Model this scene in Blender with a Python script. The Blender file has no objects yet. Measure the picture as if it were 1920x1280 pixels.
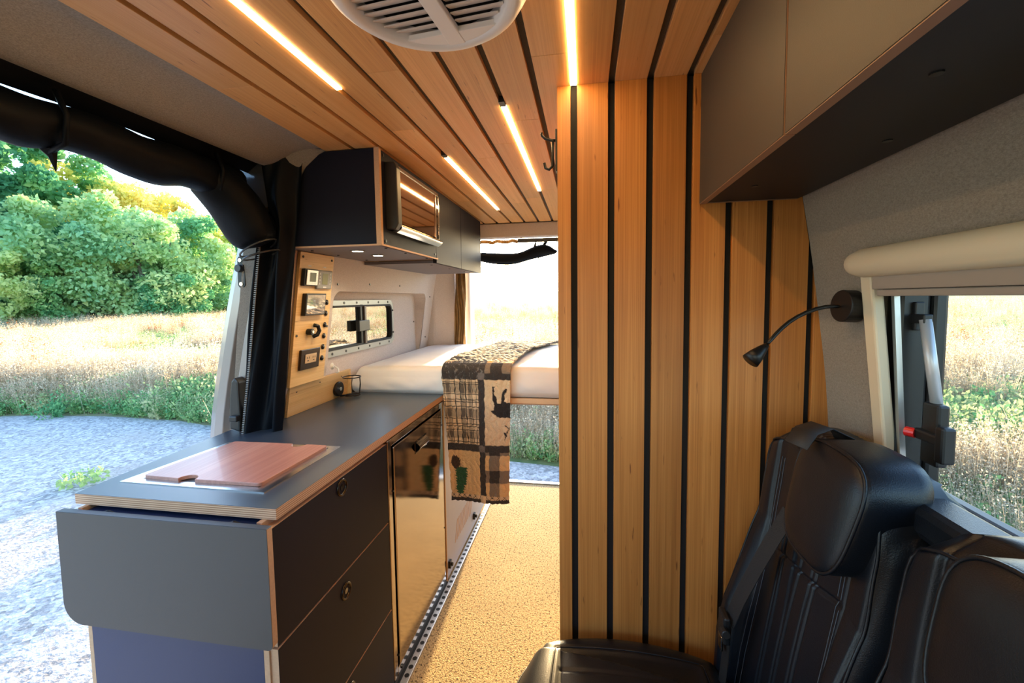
import bpy, bmesh, math, random
import numpy as np
from mathutils import Vector, Matrix, noise
random.seed(7); rng = np.random.default_rng(7)
S = bpy.context.scene; COL = S.collection; PI = math.pi

# ------------------------------------------------------------ camera, sky, sun, exposure
CAMZ = 1.39
f_px, yaw, pitch, roll, shy = 803.97, -0.16914, 0.06906, -0.013166, -24.75
cy_, sy_, cp_, sp_, cr_, sr_ = math.cos(yaw), math.sin(yaw), math.cos(pitch), math.sin(pitch), math.cos(roll), math.sin(roll)
Fv = Vector((sy_*cp_, cy_*cp_, -sp_)); Rv0 = Vector((cy_, -sy_, 0)); Uv0 = Rv0.cross(Fv)
Rv = Rv0*cr_ + Uv0*sr_; Uv = -Rv0*sr_ + Uv0*cr_
cam = bpy.data.cameras.new('camera'); camo = bpy.data.objects.new('camera', cam); COL.objects.link(camo)
m3 = Matrix((Rv, Uv, -Fv)).transposed()
camo.matrix_world = Matrix.Translation((0, 0, CAMZ)) @ m3.to_4x4()
cam.sensor_width = 36; cam.lens = f_px*36/1920; cam.clip_start = .02; cam.clip_end = 2000
cam.shift_y = shy/1920
S.camera = camo
S.view_settings.view_transform = 'Standard'; S.view_settings.look = 'None'; S.view_settings.gamma = 1
S.view_settings.use_curve_mapping = False
S.view_settings.exposure = 0.32
W = bpy.data.worlds.new('world'); S.world = W; W.use_nodes = True
wn = W.node_tree; bg = wn.nodes['Background']
sky = wn.nodes.new('ShaderNodeTexSky'); sky.sky_type = 'NISHITA'; sky.sun_disc = False
SUN_EL, SUN_AZ = math.radians(9), math.radians(-3.5)      # azimuth from +Y towards +X
sky.ozone_density = 2.4; sky.sun_elevation = math.radians(12); sky.sun_rotation = SUN_AZ; sky.air_density = 1.0; sky.dust_density = 1.2
wn.links.new(sky.outputs[0], bg.inputs[0]); bg.inputs[1].default_value = 1.0
sd = bpy.data.lights.new('sun', 'SUN'); sd.energy = 19; sd.color = (1, .70, .34); sd.angle = math.radians(1.2)
so = bpy.data.objects.new('sun', sd); COL.objects.link(so)
sdir = Vector((math.sin(SUN_AZ)*math.cos(SUN_EL), math.cos(SUN_AZ)*math.cos(SUN_EL), math.sin(SUN_EL)))
so.rotation_euler = (sdir).to_track_quat('Z', 'Y').to_euler(); so.location = (0, 8, 4)
S.cycles.max_bounces = 10; S.cycles.diffuse_bounces = 5; S.cycles.glossy_bounces = 4; S.cycles.transparent_max_bounces = 16
S.cycles.use_denoising = True; S.cycles.sample_clamp_indirect = 8; S.cycles.caustics_reflective = False

# ------------------------------------------------------------ helpers
class MB:
    def __init__(s): s.v = []; s.f = []; s.mi = []; s.m = 0
    def add(s, vs, fs, m=None):
        o = len(s.v); s.v += [tuple(v) for v in vs]; s.f += [tuple(i+o for i in f) for f in fs]
        s.mi += [s.m if m is None else m]*len(fs); return s
    def box(s, x0, x1, y0, y1, z0, z1, m=None):
        vs = [(x, y, z) for x in (x0, x1) for y in (y0, y1) for z in (z0, z1)]
        return s.add(vs, [(0,1,3,2),(4,6,7,5),(0,4,5,1),(2,3,7,6),(0,2,6,4),(1,5,7,3)], m)
    def prism(s, poly, a, b, ax='Y', m=None):      # polygon extruded; poly in the two other axes (XZ for Y, XY for Z, YZ for X)
        n = len(poly)
        def P(p, t):
            return {'Y': (p[0], t, p[1]), 'Z': (p[0], p[1], t), 'X': (t, p[0], p[1])}[ax]
        vs = [P(p, a) for p in poly] + [P(p, b) for p in poly]
        fs = [tuple(range(n))[::-1], tuple(range(n, 2*n))] + [(i, (i+1) % n, n+(i+1) % n, n+i) for i in range(n)]
        return s.add(vs, fs, m)
    def tube(s, pts, r, n=8, m=None, closed=False):
        pts = [Vector(p) for p in pts]; rs = r if isinstance(r, (list, tuple)) else [r]*len(pts)
        vs, fs = [], []; k = len(pts); prev = None
        for i, p in enumerate(pts):
            if closed: d = pts[(i+1) % k]-pts[i-1]
            else: d = pts[min(i+1, k-1)]-pts[max(i-1, 0)]
            d.normalize()
            if prev is None:
                a = Vector((0, 0, 1)) if abs(d.z) < .9 else Vector((1, 0, 0)); u = d.cross(a).normalized()
            else: u = (prev - d*prev.dot(d)).normalized()
            prev = u; w = d.cross(u)
            for j in range(n):
                t = 2*PI*j/n; vs.append(p+(u*math.cos(t)+w*math.sin(t))*rs[i])
        for i in range(k if closed else k-1):
            for j in range(n):
                a, b = i*n+j, i*n+(j+1) % n; c = ((i+1) % k)*n
                fs.append((a, b, c+(j+1) % n, c+j))
        if not closed: fs += [tuple(range(n))[::-1], tuple((k-1)*n+j for j in range(n))]
        return s.add(vs, fs, m)
    def cyl(s, c, d, r, h, n=24, m=None, r2=None):
        c = Vector(c); d = Vector(d).normalized(); return s.tube([c, c+d*h], [r, r if r2 is None else r2], n, m)
    def lathe(s, c, prof, n=32, ax='Z', m=None):
        c = Vector(c); vs, fs = [], []
        for r, h in prof:
            for j in range(n):
                t = 2*PI*j/n; a, b = r*math.cos(t), r*math.sin(t)
                vs.append(c+(Vector((a, b, h)) if ax == 'Z' else Vector((h, a, b)) if ax == 'X' else Vector((a, h, b))))
        for i in range(len(prof)-1):
            for j in range(n): fs.append((i*n+j, i*n+(j+1) % n, (i+1)*n+(j+1) % n, (i+1)*n+j))
        return s.add(vs, fs, m)
    def grid(s, fn, nu, nv, m=None, wrap=False):
        vs = [fn(i/(nu), j/(nv)) for i in range(nu+(0 if wrap else 1)) for j in range(nv+1)]
        fs = []
        N = nu if wrap else nu+1
        for i in range(nu):
            for j in range(nv):
                a = i*(nv+1)+j; b = ((i+1) % N)*(nv+1)+j
                fs.append((a, b, b+1, a+1))
        return s.add(vs, fs, m)
    def mesh(s, name, mats):
        me = bpy.data.meshes.new(name); me.from_pydata(s.v, [], s.f)
        for m in (mats if isinstance(mats, (list, tuple)) else [mats]): me.materials.append(m)
        if any(s.mi): me.polygons.foreach_set('material_index', s.mi)
        me.update(); return me
    def build(s, name, mats, parent=None, bev=0, smooth=False, fix=True, sub=0):
        me = s.mesh(name, mats)
        if fix:
            b = bmesh.new(); b.from_mesh(me); bmesh.ops.recalc_face_normals(b, faces=b.faces); b.to_mesh(me); b.free()
        return put(name, me, parent, bev, smooth, sub)
def put(name, me, parent=None, bev=0, smooth=False, sub=0):
    o = bpy.data.objects.new(name, me); COL.objects.link(o)
    if parent is not None:
        o.parent = parent; o.matrix_parent_inverse = Matrix.Translation(parent_loc(parent)).inverted()
    if bev:
        b = o.modifiers.new('bevel', 'BEVEL'); b.width = bev; b.segments = 2; b.limit_method = 'ANGLE'; b.angle_limit = .6
        b.harden_normals = False
    if sub: q = o.modifiers.new('sub', 'SUBSURF'); q.levels = sub; q.render_levels = sub
    if smooth:
        for p in me.polygons: p.use_smooth = True
    return o
def parent_loc(p):
    v = Vector(p.location)
    while p.parent is not None: v = v + p.matrix_parent_inverse.translation; p = p.parent; v = v + Vector(p.location)
    return v
def tag(o, label=None, cat=None, group=None, kind=None):
    if label: o['label'] = label
    if cat: o['category'] = cat
    if group: o['group'] = group
    if kind: o['kind'] = kind
    return o
def empty(name, loc, label, cat, group=None, kind=None):
    o = bpy.data.objects.new(name, None); COL.objects.link(o); o.location = loc; o.empty_display_size = .05
    return tag(o, label, cat, group, kind)
def struct(o): o['kind'] = 'structure'; return o

# ------------------------------------------------------------ materials
def mat(name, col, rough=.5, metal=0., spec=.5, bump=0, bscale=50, var=0, vscale=5, emit=None, es=0, coat=0, sheen=0):
    m = bpy.data.materials.new(name); m.use_nodes = True; nt = m.node_tree; p = nt.nodes['Principled BSDF']
    p.inputs['Base Color'].default_value = (*col, 1); p.inputs['Roughness'].default_value = rough
    p.inputs['Metallic'].default_value = metal; p.inputs['Specular IOR Level'].default_value = spec
    p.inputs['Coat Weight'].default_value = coat; p.inputs['Sheen Weight'].default_value = sheen
    tc = nt.nodes.new('ShaderNodeTexCoord')
    if emit: p.inputs['Emission Color'].default_value = (*emit, 1); p.inputs['Emission Strength'].default_value = es
    if var:
        n = nt.nodes.new('ShaderNodeTexNoise'); n.inputs['Scale'].default_value = vscale; n.inputs['Detail'].default_value = 4
        nt.links.new(tc.outputs['Object'], n.inputs['Vector'])
        mx = nt.nodes.new('ShaderNodeMix'); mx.data_type = 'RGBA'
        mx.inputs[6].default_value = (*[c*(1-var) for c in col], 1); mx.inputs[7].default_value = (*[min(1, c*(1+var)) for c in col], 1)
        nt.links.new(n.outputs['Fac'], mx.inputs[0]); nt.links.new(mx.outputs[2], p.inputs['Base Color'])
    if bump:
        n = nt.nodes.new('ShaderNodeTexNoise'); n.inputs['Scale'].default_value = bscale; n.inputs['Detail'].default_value = 3
        nt.links.new(tc.outputs['Object'], n.inputs['Vector'])
        b = nt.nodes.new('ShaderNodeBump'); b.inputs['Strength'].default_value = bump; b.inputs['Distance'].default_value = .002
        nt.links.new(n.outputs['Fac'], b.inputs['Height']); nt.links.new(b.outputs[0], p.inputs['Normal'])
    return m
def ramp(nt, stops):
    r = nt.nodes.new('ShaderNodeValToRGB'); e = r.color_ramp.elements
    while len(e) < len(stops): e.new(.5)
    for q, (p, c) in zip(e, stops): q.position = p; q.color = (*c, 1)
    return r
def wood(name, axis, dark, mid, light, rough=.42, fine=170, strip=55, knot=True):
    m = bpy.data.materials.new(name); m.use_nodes = True; nt = m.node_tree; p = nt.nodes['Principled BSDF']; L = nt.links.new
    tc = nt.nodes.new('ShaderNodeTexCoord'); oi = nt.nodes.new('ShaderNodeObjectInfo')
    ad = nt.nodes.new('ShaderNodeVectorMath'); ad.operation = 'MULTIPLY_ADD'
    ad.inputs[1].default_value = (1, 1, 1)
    cr = nt.nodes.new('ShaderNodeCombineXYZ'); mu = nt.nodes.new('ShaderNodeMath'); mu.operation = 'MULTIPLY'; mu.inputs[1].default_value = 13.7
    L(oi.outputs['Random'], mu.inputs[0])
    for k in range(3): L(mu.outputs[0], cr.inputs[k])
    L(tc.outputs['Object'], ad.inputs[0]); L(cr.outputs[0], ad.inputs[2])
    def nz(across, along, det):
        mp = nt.nodes.new('ShaderNodeMapping'); s = [across]*3; s['XYZ'.index(axis)] = along; mp.inputs['Scale'].default_value = s
        n = nt.nodes.new('ShaderNodeTexNoise'); n.inputs['Scale'].default_value = 1; n.inputs['Detail'].default_value = det
        L(ad.outputs[0], mp.inputs['Vector']); L(mp.outputs[0], n.inputs['Vector']); return n
    n1, n2, n3, n4 = nz(fine*2.2, 3, 3), nz(strip, .8, 2), nz(5, 1.2, 2), nz(130, 14, 2)
    a = nt.nodes.new('ShaderNodeMath'); a.operation = 'MULTIPLY_ADD'; a.inputs[1].default_value = .55; L(n1.outputs['Fac'], a.inputs[0])
    b = nt.nodes.new('ShaderNodeMath'); b.operation = 'MULTIPLY_ADD'; b.inputs[1].default_value = .45; L(n2.outputs['Fac'], b.inputs[0])
    c = nt.nodes.new('ShaderNodeMath'); c.operation = 'MULTIPLY'; c.inputs[1].default_value = .22; L(n3.outputs['Fac'], c.inputs[0])
    L(c.outputs[0], b.inputs[2]); L(b.outputs[0], a.inputs[2])
    r = ramp(nt, [(.4, dark), (.6, mid), (.8, light)]); L(a.outputs[0], r.inputs[0])
    last = r.outputs[0]
    if knot:
        k = nt.nodes.new('ShaderNodeMapRange'); k.inputs[1].default_value = .70; k.inputs[2].default_value = .78
        L(n4.outputs['Fac'], k.inputs[0])
        kx = nt.nodes.new('ShaderNodeMix'); kx.data_type = 'RGBA'; L(k.outputs[0], kx.inputs[0]); L(last, kx.inputs[6])
        kx.inputs[7].default_value = (dark[0]*.5, dark[1]*.4, dark[2]*.35, 1); last = kx.outputs[2]
    h = nt.nodes.new('ShaderNodeHueSaturation'); vr = nt.nodes.new('ShaderNodeMapRange'); vr.inputs[3].default_value = .85; vr.inputs[4].default_value = 1.13
    L(oi.outputs['Random'], vr.inputs[0]); L(vr.outputs[0], h.inputs['Value']); L(last, h.inputs['Color']); L(h.outputs[0], p.inputs['Base Color'])
    bp = nt.nodes.new('ShaderNodeBump'); bp.inputs['Strength'].default_value = .15; bp.inputs['Distance'].default_value = .0006
    L(n1.outputs['Fac'], bp.inputs['Height']); L(bp.outputs[0], p.inputs['Normal'])
    p.inputs['Roughness'].default_value = rough
    return m
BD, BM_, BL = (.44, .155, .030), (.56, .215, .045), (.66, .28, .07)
bamY = wood('bamboo_y_lit', 'Y', (.58, .28, .095), (.70, .36, .125), (.76, .43, .17)); bamZ = wood('bamboo_z_dim', 'Z', tuple(c*.74 for c in BD), tuple(c*.80 for c in BM_), tuple(c*.86 for c in BL))  # same bamboo; light painted in: ceiling copy brightened, partition copy darkened
bamBoard = wood('bamboo_board', 'Y', (.55, .33, .12), (.72, .46, .19), (.8, .55, .27), strip=25)
cutwood = wood('cutting_board_wood', 'Y', (.36, .15, .11), (.45, .21, .155), (.54, .28, .21), strip=9, fine=60, rough=.34, knot=False); cutwood.node_tree.nodes['Principled BSDF'].inputs['Coat Weight'].default_value = .15
def weave(name, c1, c2, sc=800, rough=.9, bs=.25):
    m = bpy.data.materials.new(name); m.use_nodes = True; nt = m.node_tree; p = nt.nodes['Principled BSDF']; L = nt.links.new
    tc = nt.nodes.new('ShaderNodeTexCoord'); outs = []
    for sv in ((sc, sc*.3, sc*.3), (sc*.3, sc, sc), (sc*.3, sc*.3, sc)):
        mp = nt.nodes.new('ShaderNodeMapping'); mp.inputs['Scale'].default_value = sv
        n = nt.nodes.new('ShaderNodeTexNoise'); n.inputs['Scale'].default_value = 1; n.inputs['Detail'].default_value = 2
        L(tc.outputs['Object'], mp.inputs[0]); L(mp.outputs[0], n.inputs['Vector']); outs.append(n.outputs['Fac'])
    a = nt.nodes.new('ShaderNodeMath'); a.operation = 'ADD'; L(outs[0], a.inputs[0]); L(outs[1], a.inputs[1])
    b = nt.nodes.new('ShaderNodeMath'); b.operation = 'ADD'; L(a.outputs[0], b.inputs[0]); L(outs[2], b.inputs[1])
    mr = nt.nodes.new('ShaderNodeMapRange'); mr.inputs[1].default_value = 1.15; mr.inputs[2].default_value = 1.85; L(b.outputs[0], mr.inputs[0])
    r = ramp(nt, [(0, c1), (1, c2)]); L(mr.outputs[0], r.inputs[0]); L(r.outputs[0], p.inputs['Base Color'])
    bp = nt.nodes.new('ShaderNodeBump'); bp.inputs['Strength'].default_value = bs; bp.inputs['Distance'].default_value = .001
    L(mr.outputs[0], bp.inputs['Height']); L(bp.outputs[0], p.inputs['Normal'])
    p.inputs['Roughness'].default_value = rough; p.inputs['Sheen Weight'].default_value = .2
    return m
fabW = weave('wall_fabric', (.19, .165, .135), (.31, .27, .225)); fabL = weave('light_fabric', (.50, .43, .39), (.70, .62, .57))
lam = mat('charcoal_laminate', (.011, .012, .021), .55, bump=.12, bscale=900, spec=.12)
lamTop = mat('worktop_laminate', (.034, .050, .074), .30, bump=.12, bscale=900, spec=.7)
lamG = mat('grey_laminate', (.046, .048, .050), .4, bump=.1, bscale=900)
lamN = mat('navy_laminate', (.020, .034, .095), .45, bump=.1, bscale=900)
lamB = mat('black_laminate', (.008, .008, .010), .55)
lamPale = mat('pale_grey_laminate', (.30, .28, .30), .5)
pullM = mat('dark_bronze_metal', (.05, .04, .03), .25, 1)
feltB = mat('black_felt', (.012, .012, .013), .9); feltG = mat('grey_felt', (.10, .085, .075), .95, bump=.5, bscale=700, var=.25, vscale=300)
def plymat(name, axis):
    m = bpy.data.materials.new(name); m.use_nodes = True; nt = m.node_tree; p = nt.nodes['Principled BSDF']; L = nt.links.new
    tc = nt.nodes.new('ShaderNodeTexCoord'); mp = nt.nodes.new('ShaderNodeMapping'); s = [0, 0, 0]; s['XYZ'.index(axis)] = 1; mp.inputs['Scale'].default_value = s
    w = nt.nodes.new('ShaderNodeTexWave'); w.inputs['Scale'].default_value = 65; w.inputs['Distortion'].default_value = 0; w.bands_direction = axis
    L(tc.outputs['Object'], mp.inputs[0]); L(mp.outputs[0], w.inputs['Vector'])
    r = ramp(nt, [(.3, (.30, .16, .09)), (.6, (.62, .42, .28))]); L(w.outputs['Fac'], r.inputs[0]); L(r.outputs[0], p.inputs['Base Color'])
    p.inputs['Roughness'].default_value = .6; return m
plyZ = plymat('plywood_edge_z', 'Z'); ply = mat('plywood_edge', (.55, .35, .21), .6, var=.15, vscale=200)
steel = mat('brushed_steel', (.62, .62, .62), .22, 1); steelD = mat('dark_gloss_steel', (.42, .36, .30), .10, 1, bump=.03, bscale=500)
chrome = mat('chrome', (.75, .72, .68), .12, 1); alu = mat('aluminium', (.6, .6, .6), .4, 1)
blackP = mat('black_plastic', (.012, .012, .013), .4); blackM = mat('black_metal', (.010, .010, .011), .38, .3)
blackG = mat('black_gloss', (.01, .008, .008), .05, spec=1.0)
whiteP = mat('white_plastic', (.84, .78, .72), .4); cream = mat('cream_plastic', (.72, .62, .45), .45); greyP = mat('grey_plastic', (.25, .25, .25), .4)
leather = mat('black_leather', (.004, .006, .010), .36, bump=.2, bscale=600, spec=.40)
thread = mat('grey_thread', (.06, .07, .085), .7); beltM = mat('seat_belt_webbing', (.015, .014, .014), .55, bump=.4, bscale=900)
sheet = mat('cotton_sheet', (.78, .76, .74), .85, bump=.15, bscale=60, sheen=.2)
paint = mat('tan_grey_body_paint', (.30, .27, .26), .22, .1, coat=.6); rubber = mat('black_rubber', (.01, .01, .01), .7)
screenF = mat('black_screen_fabric', (.003, .005, .009), .5, bump=.5, bscale=40, spec=.12)
bronze = mat('bronze_crumpled_fabric', (.30, .17, .06), .35, .3, bump=1, bscale=18, var=.6, vscale=16)
redP = mat('red_plastic', (.7, .02, .02), .3)
led = mat('led_diffuser', (1, .8, .5), .5, emit=(1, .66, .30), es=45)
ledH = mat('spot_diffuser', (1, .9, .8), .5, emit=(1, .80, .55), es=14)
lcd = mat('lcd_screen', (.12, .16, .12), .2); printW = mat('white_print', (.7, .7, .7), .5)
def glassmat(name, tint, refl=.12, rough=0.0):
    m = bpy.data.materials.new(name); m.use_nodes = True; nt = m.node_tree; nt.nodes.remove(nt.nodes['Principled BSDF'])
    t = nt.nodes.new('ShaderNodeBsdfTransparent'); t.inputs[0].default_value = (*tint, 1)
    g = nt.nodes.new('ShaderNodeBsdfGlossy'); g.inputs['Roughness'].default_value = rough
    fr = nt.nodes.new('ShaderNodeFresnel'); fr.inputs[0].default_value = 1.5
    a = nt.nodes.new('ShaderNodeMath'); a.operation = 'ADD'; a.inputs[1].default_value = refl; a.use_clamp = True
    mx = nt.nodes.new('ShaderNodeMixShader'); L = nt.links.new
    L(fr.outputs[0], a.inputs[0]); ge = nt.nodes.new('ShaderNodeNewGeometry'); io = nt.nodes.new('ShaderNodeMapRange'); io.inputs[3].default_value = 1.5; io.inputs[4].default_value = 1/1.5; L(ge.outputs['Backfacing'], io.inputs[0]); L(io.outputs[0], fr.inputs[0]); L(a.outputs[0], mx.inputs[0]); L(t.outputs[0], mx.inputs[1]); L(g.outputs[0], mx.inputs[2])
    L(mx.outputs[0], nt.nodes['Material Output'].inputs[0]); return m
glassC = glassmat('clear_glass', (.93, .96, .97), .0); glassT = glassmat('tinted_glass', (.30, .32, .33), .45)

_scr = {}
def screws(pts, d, r, parent, m, h=.003):
    for p in pts:
        k = (d, r, m.name)
        if k not in _scr: _scr[k] = MB().cyl((0, 0, 0), d, r, h, 8).mesh('screw', m)
        o = put('screw', _scr[k], parent); o.matrix_parent_inverse = Matrix.Identity(4); o.location = Vector(p)-parent_loc(parent)
# ------------------------------------------------------------ structure: floor, shell
def carpetmat():
    m = bpy.data.materials.new('loop_carpet'); m.use_nodes = True; nt = m.node_tree; p = nt.nodes['Principled BSDF']; L = nt.links.new
    tc = nt.nodes.new('ShaderNodeTexCoord'); v = nt.nodes.new('ShaderNodeTexVoronoi'); v.inputs['Scale'].default_value = 260
    mp = nt.nodes.new('ShaderNodeMapping'); mp.inputs['Scale'].default_value = (1, .75, 1)
    L(tc.outputs['Object'], mp.inputs[0]); L(mp.outputs[0], v.inputs['Vector'])
    n = nt.nodes.new('ShaderNodeTexNoise'); n.inputs['Scale'].default_value = 4; n.inputs['Detail'].default_value = 5; L(tc.outputs['Object'], n.inputs['Vector'])
    n2 = nt.nodes.new('ShaderNodeTexNoise'); n2.inputs['Scale'].default_value = 130; n2.inputs['Detail'].default_value = 2; L(mp.outputs[0], n2.inputs['Vector'])
    r = ramp(nt, [(.34, (.12, .075, .03)), (.45, (.52, .37, .17)), (.7, (.66, .48, .24))]); L(n2.outputs['Fac'], r.inputs[0])
    mx = nt.nodes.new('ShaderNodeMix'); mx.data_type = 'RGBA'; mx.blend_type = 'MULTIPLY'; mx.inputs[0].default_value = .35
    L(r.outputs[0], mx.inputs[6]); L(n.outputs['Fac'], mx.inputs[7]); L(mx.outputs[2], p.inputs['Base Color'])
    b = nt.nodes.new('ShaderNodeBump'); b.inputs['Strength'].default_value = .5; b.inputs['Distance'].default_value = .002; b.invert = True
    L(v.outputs['Distance'], b.inputs['Height']); L(b.outputs[0], p.inputs['Normal']); p.inputs['Roughness'].default_value = .95
    return m
struct(MB().box(-1.19, .60, -1.3, 3.11, -.04, 0).build('floor', carpetmat()))
struct(MB().box(-.95, .35, 3.112, 3.15, -.05, .008).build('trim_1', alu, bev=.003))
# ceiling with slats
ceil = struct(MB().box(-.88, .49, -1.3, 2.95, 1.909, 1.93).build('ceiling', feltG))
PL_, PR_ = .0925, .0885
gaps = sorted([-.026-PL_*k for k in range(0, 9)] + [-.026+PR_*k for k in range(1, 6)])
edges = [-.868] + gaps + [.48]
gw = .0075
for i in range(len(edges)-1):
    x0 = edges[i]+(gw if i else 0); x1 = edges[i+1]-(gw if i < len(edges)-2 else 0)
    if x1-x0 < .01: continue
    ys = [-1.28, [-.35, .1, -.5][i % 3]]
    joints = [[.93, 1.95], [1.55, 2.3], [.55, 1.42, 2.2], [1.25, 2.05]][i % 4]
    if -.12 < (x0+x1)/2 < -.03: joints = [.935, 1.8]
    ys += [j for j in joints if j > ys[-1]+.2] + [2.87]
    end = 2.87 if x0 < .06 else 1.08
    for a, b in zip(ys, ys[1:]):
        if a >= end-.02: continue
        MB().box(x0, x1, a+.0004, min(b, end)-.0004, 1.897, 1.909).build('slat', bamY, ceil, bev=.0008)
# roof and outer skin, put in unseen to block light
struct(MB().box(-1.2, .75, -1.3, 3.15, 1.96, 2.0).build('trim_2', paint))
# right wall fabric with window hole
profR = [(.60, 0), (.585, .7), (.553, 1.06), (.54, 1.21), (.504, 1.477), (.481, 1.61), (.455, 1.75), (.42, 1.84), (.36, 1.90)]
def ip(prof, z):
    for (a, b), (c, d) in zip(prof, prof[1:]):
        if z <= d: return a+(c-a)*(z-b)/(d-b)
    return prof[-1][0]
wz0, wz1, wy0, wy1 = 1.03, 1.452, -.35, .905
mb = MB()
def sheetR(y0, y1, z0, z1):
    n = 8
    mb.grid(lambda u, v: (ip(profR, z0+(z1-z0)*u), y0+(y1-y0)*v, z0+(z1-z0)*u), n, 1)
    mb.grid(lambda u, v: (ip(profR, z0+(z1-z0)*u)+.03, y0+(y1-y0)*v, z0+(z1-z0)*u), n, 1)
sheetR(-1.3, 1.075, 0, wz0); sheetR(-1.3, 1.075, wz1, 1.90); sheetR(-1.3, wy0, wz0, wz1); sheetR(wy1, 1.075, wz0, wz1)
mb.add([(ip(profR, wz0), wy1, wz0), (ip(profR, wz1), wy1, wz1), (.60, wy1, wz1), (.60, wy1, wz0)], [(0, 1, 2, 3)])
mb.add([(ip(profR, wz0), wy0, wz0), (ip(profR, wz0), wy1, wz0), (.60, wy1, wz0), (.60, wy0, wz0)], [(0, 1, 2, 3)])
mb.add([(ip(profR, wz1), wy0, wz1), (ip(profR, wz1), wy1, wz1), (.60, wy1, wz1), (.60, wy0, wz1)], [(0, 1, 2, 3)])
struct(mb.build('wall_right', fabW, fix=False, smooth=False))
mb = MB()   # outer skin right, likewise added to block light
for y0, y1, z0, z1 in ((-1.3, 3.15, -.3, wz0-.02), (-1.3, 3.15, wz1+.02, 1.97), (-1.3, wy0, wz0-.02, wz1+.02), (wy1+.07, 3.15, wz0-.02, wz1+.02)):
    mb.box(.645, .66, y0, y1, z0, z1)
struct(mb.build('trim_3', paint))
# bulkhead (partition) with slats, facing the camera
part = struct(MB().box(-.060, .62, 1.088, 1.12, 0, 1.90).build('wall_partition', feltB))
bx = [-.066] + [-.026+PR_*k for k in range(0, 7)] + [.585]
for i in range(len(bx)-1):
    x0 = bx[i]+(.0078 if i else 0); x1 = bx[i+1]-(.0078 if i < len(bx)-2 else 0)
    if i == len(bx)-2:
        x1 = .545
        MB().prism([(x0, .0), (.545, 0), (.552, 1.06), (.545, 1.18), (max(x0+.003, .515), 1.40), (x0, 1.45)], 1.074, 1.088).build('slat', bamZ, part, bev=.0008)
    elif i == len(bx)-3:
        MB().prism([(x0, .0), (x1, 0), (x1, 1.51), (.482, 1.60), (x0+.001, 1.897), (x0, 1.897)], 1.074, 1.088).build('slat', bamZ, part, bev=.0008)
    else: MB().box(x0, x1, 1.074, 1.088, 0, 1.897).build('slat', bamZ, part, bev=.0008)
# closet side facing the aisle
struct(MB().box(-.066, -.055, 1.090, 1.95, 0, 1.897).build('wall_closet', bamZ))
struct(MB().box(-.055, .60, 1.93, 1.95, 0, 1.9).build('wall_closet_rear', lam))
# left wall (behind the door opening), fabric, with niche
profL = [(-1.19, 0), (-1.19, .85), (-1.172, .94), (-1.12, 1.07), (-1.045, 1.57), (-.98, 1.80), (-.93, 1.87), (-.868, 1.90)]
ny0, ny1, nz0, nz1 = 1.70, 2.79, 1.00, 1.432
mb = MB()
def sheetL(y0, y1, z0, z1, n=8):
    mb.grid(lambda u, v: (ip(profL, z0+(z1-z0)*u), y0+(y1-y0)*v, z0+(z1-z0)*u), n, 1)
sheetL(1.42, 3.0, 0, nz0); sheetL(1.42, 3.0, nz1, 1.90, 12); sheetL(1.42, ny0, nz0, nz1); sheetL(ny1, 3.0, nz0, nz1)
XB = -1.135
# rounded corners of the niche + reveal
def xl(z): return ip(profL, z)
rc = .05; cs = []
for (cy, cz, a0) in ((ny1-rc, nz1-rc, 0), (ny0+rc, nz1-rc, 90), (ny0+rc, nz0+rc, 180), (ny1-rc, nz0+rc, 270)):
    for k in range(7):
        a = math.radians(a0+15*k); cs.append((cy+rc*math.cos(a), cz+rc*math.sin(a)))
n = len(cs)
vs = [(xl(z), y, z) for y, z in cs] + [(XB-.02, y*.97+.03*2.245-.0, z) for y, z in cs]
mb.add(vs, [(i, (i+1) % n, n+(i+1) % n, n+i) for i in range(n)])
for q, (cy, cz) in enumerate(((ny1, nz1), (ny0, nz1), (ny0, nz0), (ny1, nz0))):
    ks = list(range(q*7, q*7+7)); mb.add([(xl(cz), cy, cz)] + [(xl(cs[k][1]), *cs[k]) for k in ks], [(0, k+1, k+2) for k in range(6)])
# niche back with a hole for the window
g0, g1, h0, h1 = 1.60, 2.42, 1.135, 1.392
XBb = XB-.012
for y0, y1, z0, z1 in ((1.55, 3.0, .9, h0+.01), (1.55, 3.0, h1-.01, 1.5), (1.55, g0+.01, h0+.01, h1-.01), (g1-.01, 3.0, h0+.01, h1-.01)):
    mb.box(XBb-.02, XBb, y0, y1, z0, z1)
wl = struct(mb.build('wall_left', fabL, fix=False))
sp_ = []
for y, z in ((1.72, 1.462), (2.0, 1.47), (2.35, 1.472), (2.86, 1.41), (2.86, 1.13), (2.95, 1.13), (2.62, 1.25)):
    sp_.append((xl(z)+.001, y, z))
screws(sp_, (1, 0, 0), .005, wl, blackP)
# left outer skin (added to block light) and rear-left pillar
mb = MB()
for y0, y1, z0, z1 in ((1.42, 3.15, -.3, h0-.02), (1.42, 3.15, h1+.02, 1.97), (g1+.02, 3.15, h0-.02, h1+.02)):
    mb.box(-1.235, -1.22, y0, y1, z0, z1)
struct(mb.build('trim_4', paint))
mb = MB(); mb.prism([(-1.19, 2.93), (-1.065, 2.93), (-.935, 3.03), (-.935, 3.11), (-1.19, 3.11)], 0, 1.9, 'Z')
struct(mb.build('wall_rear', fabL, bev=.01))
struct(MB().box(-1.1, .6, 2.88, 2.96, 1.803, 1.897).box(-1.1, .6, 2.96, 3.11, 1.86, 1.96).build('trim_5', fabL, bev=.006))
struct(MB().box(.36, .60, 2.93, 3.11, 0, 1.9).build('trim_6', fabL))
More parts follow.
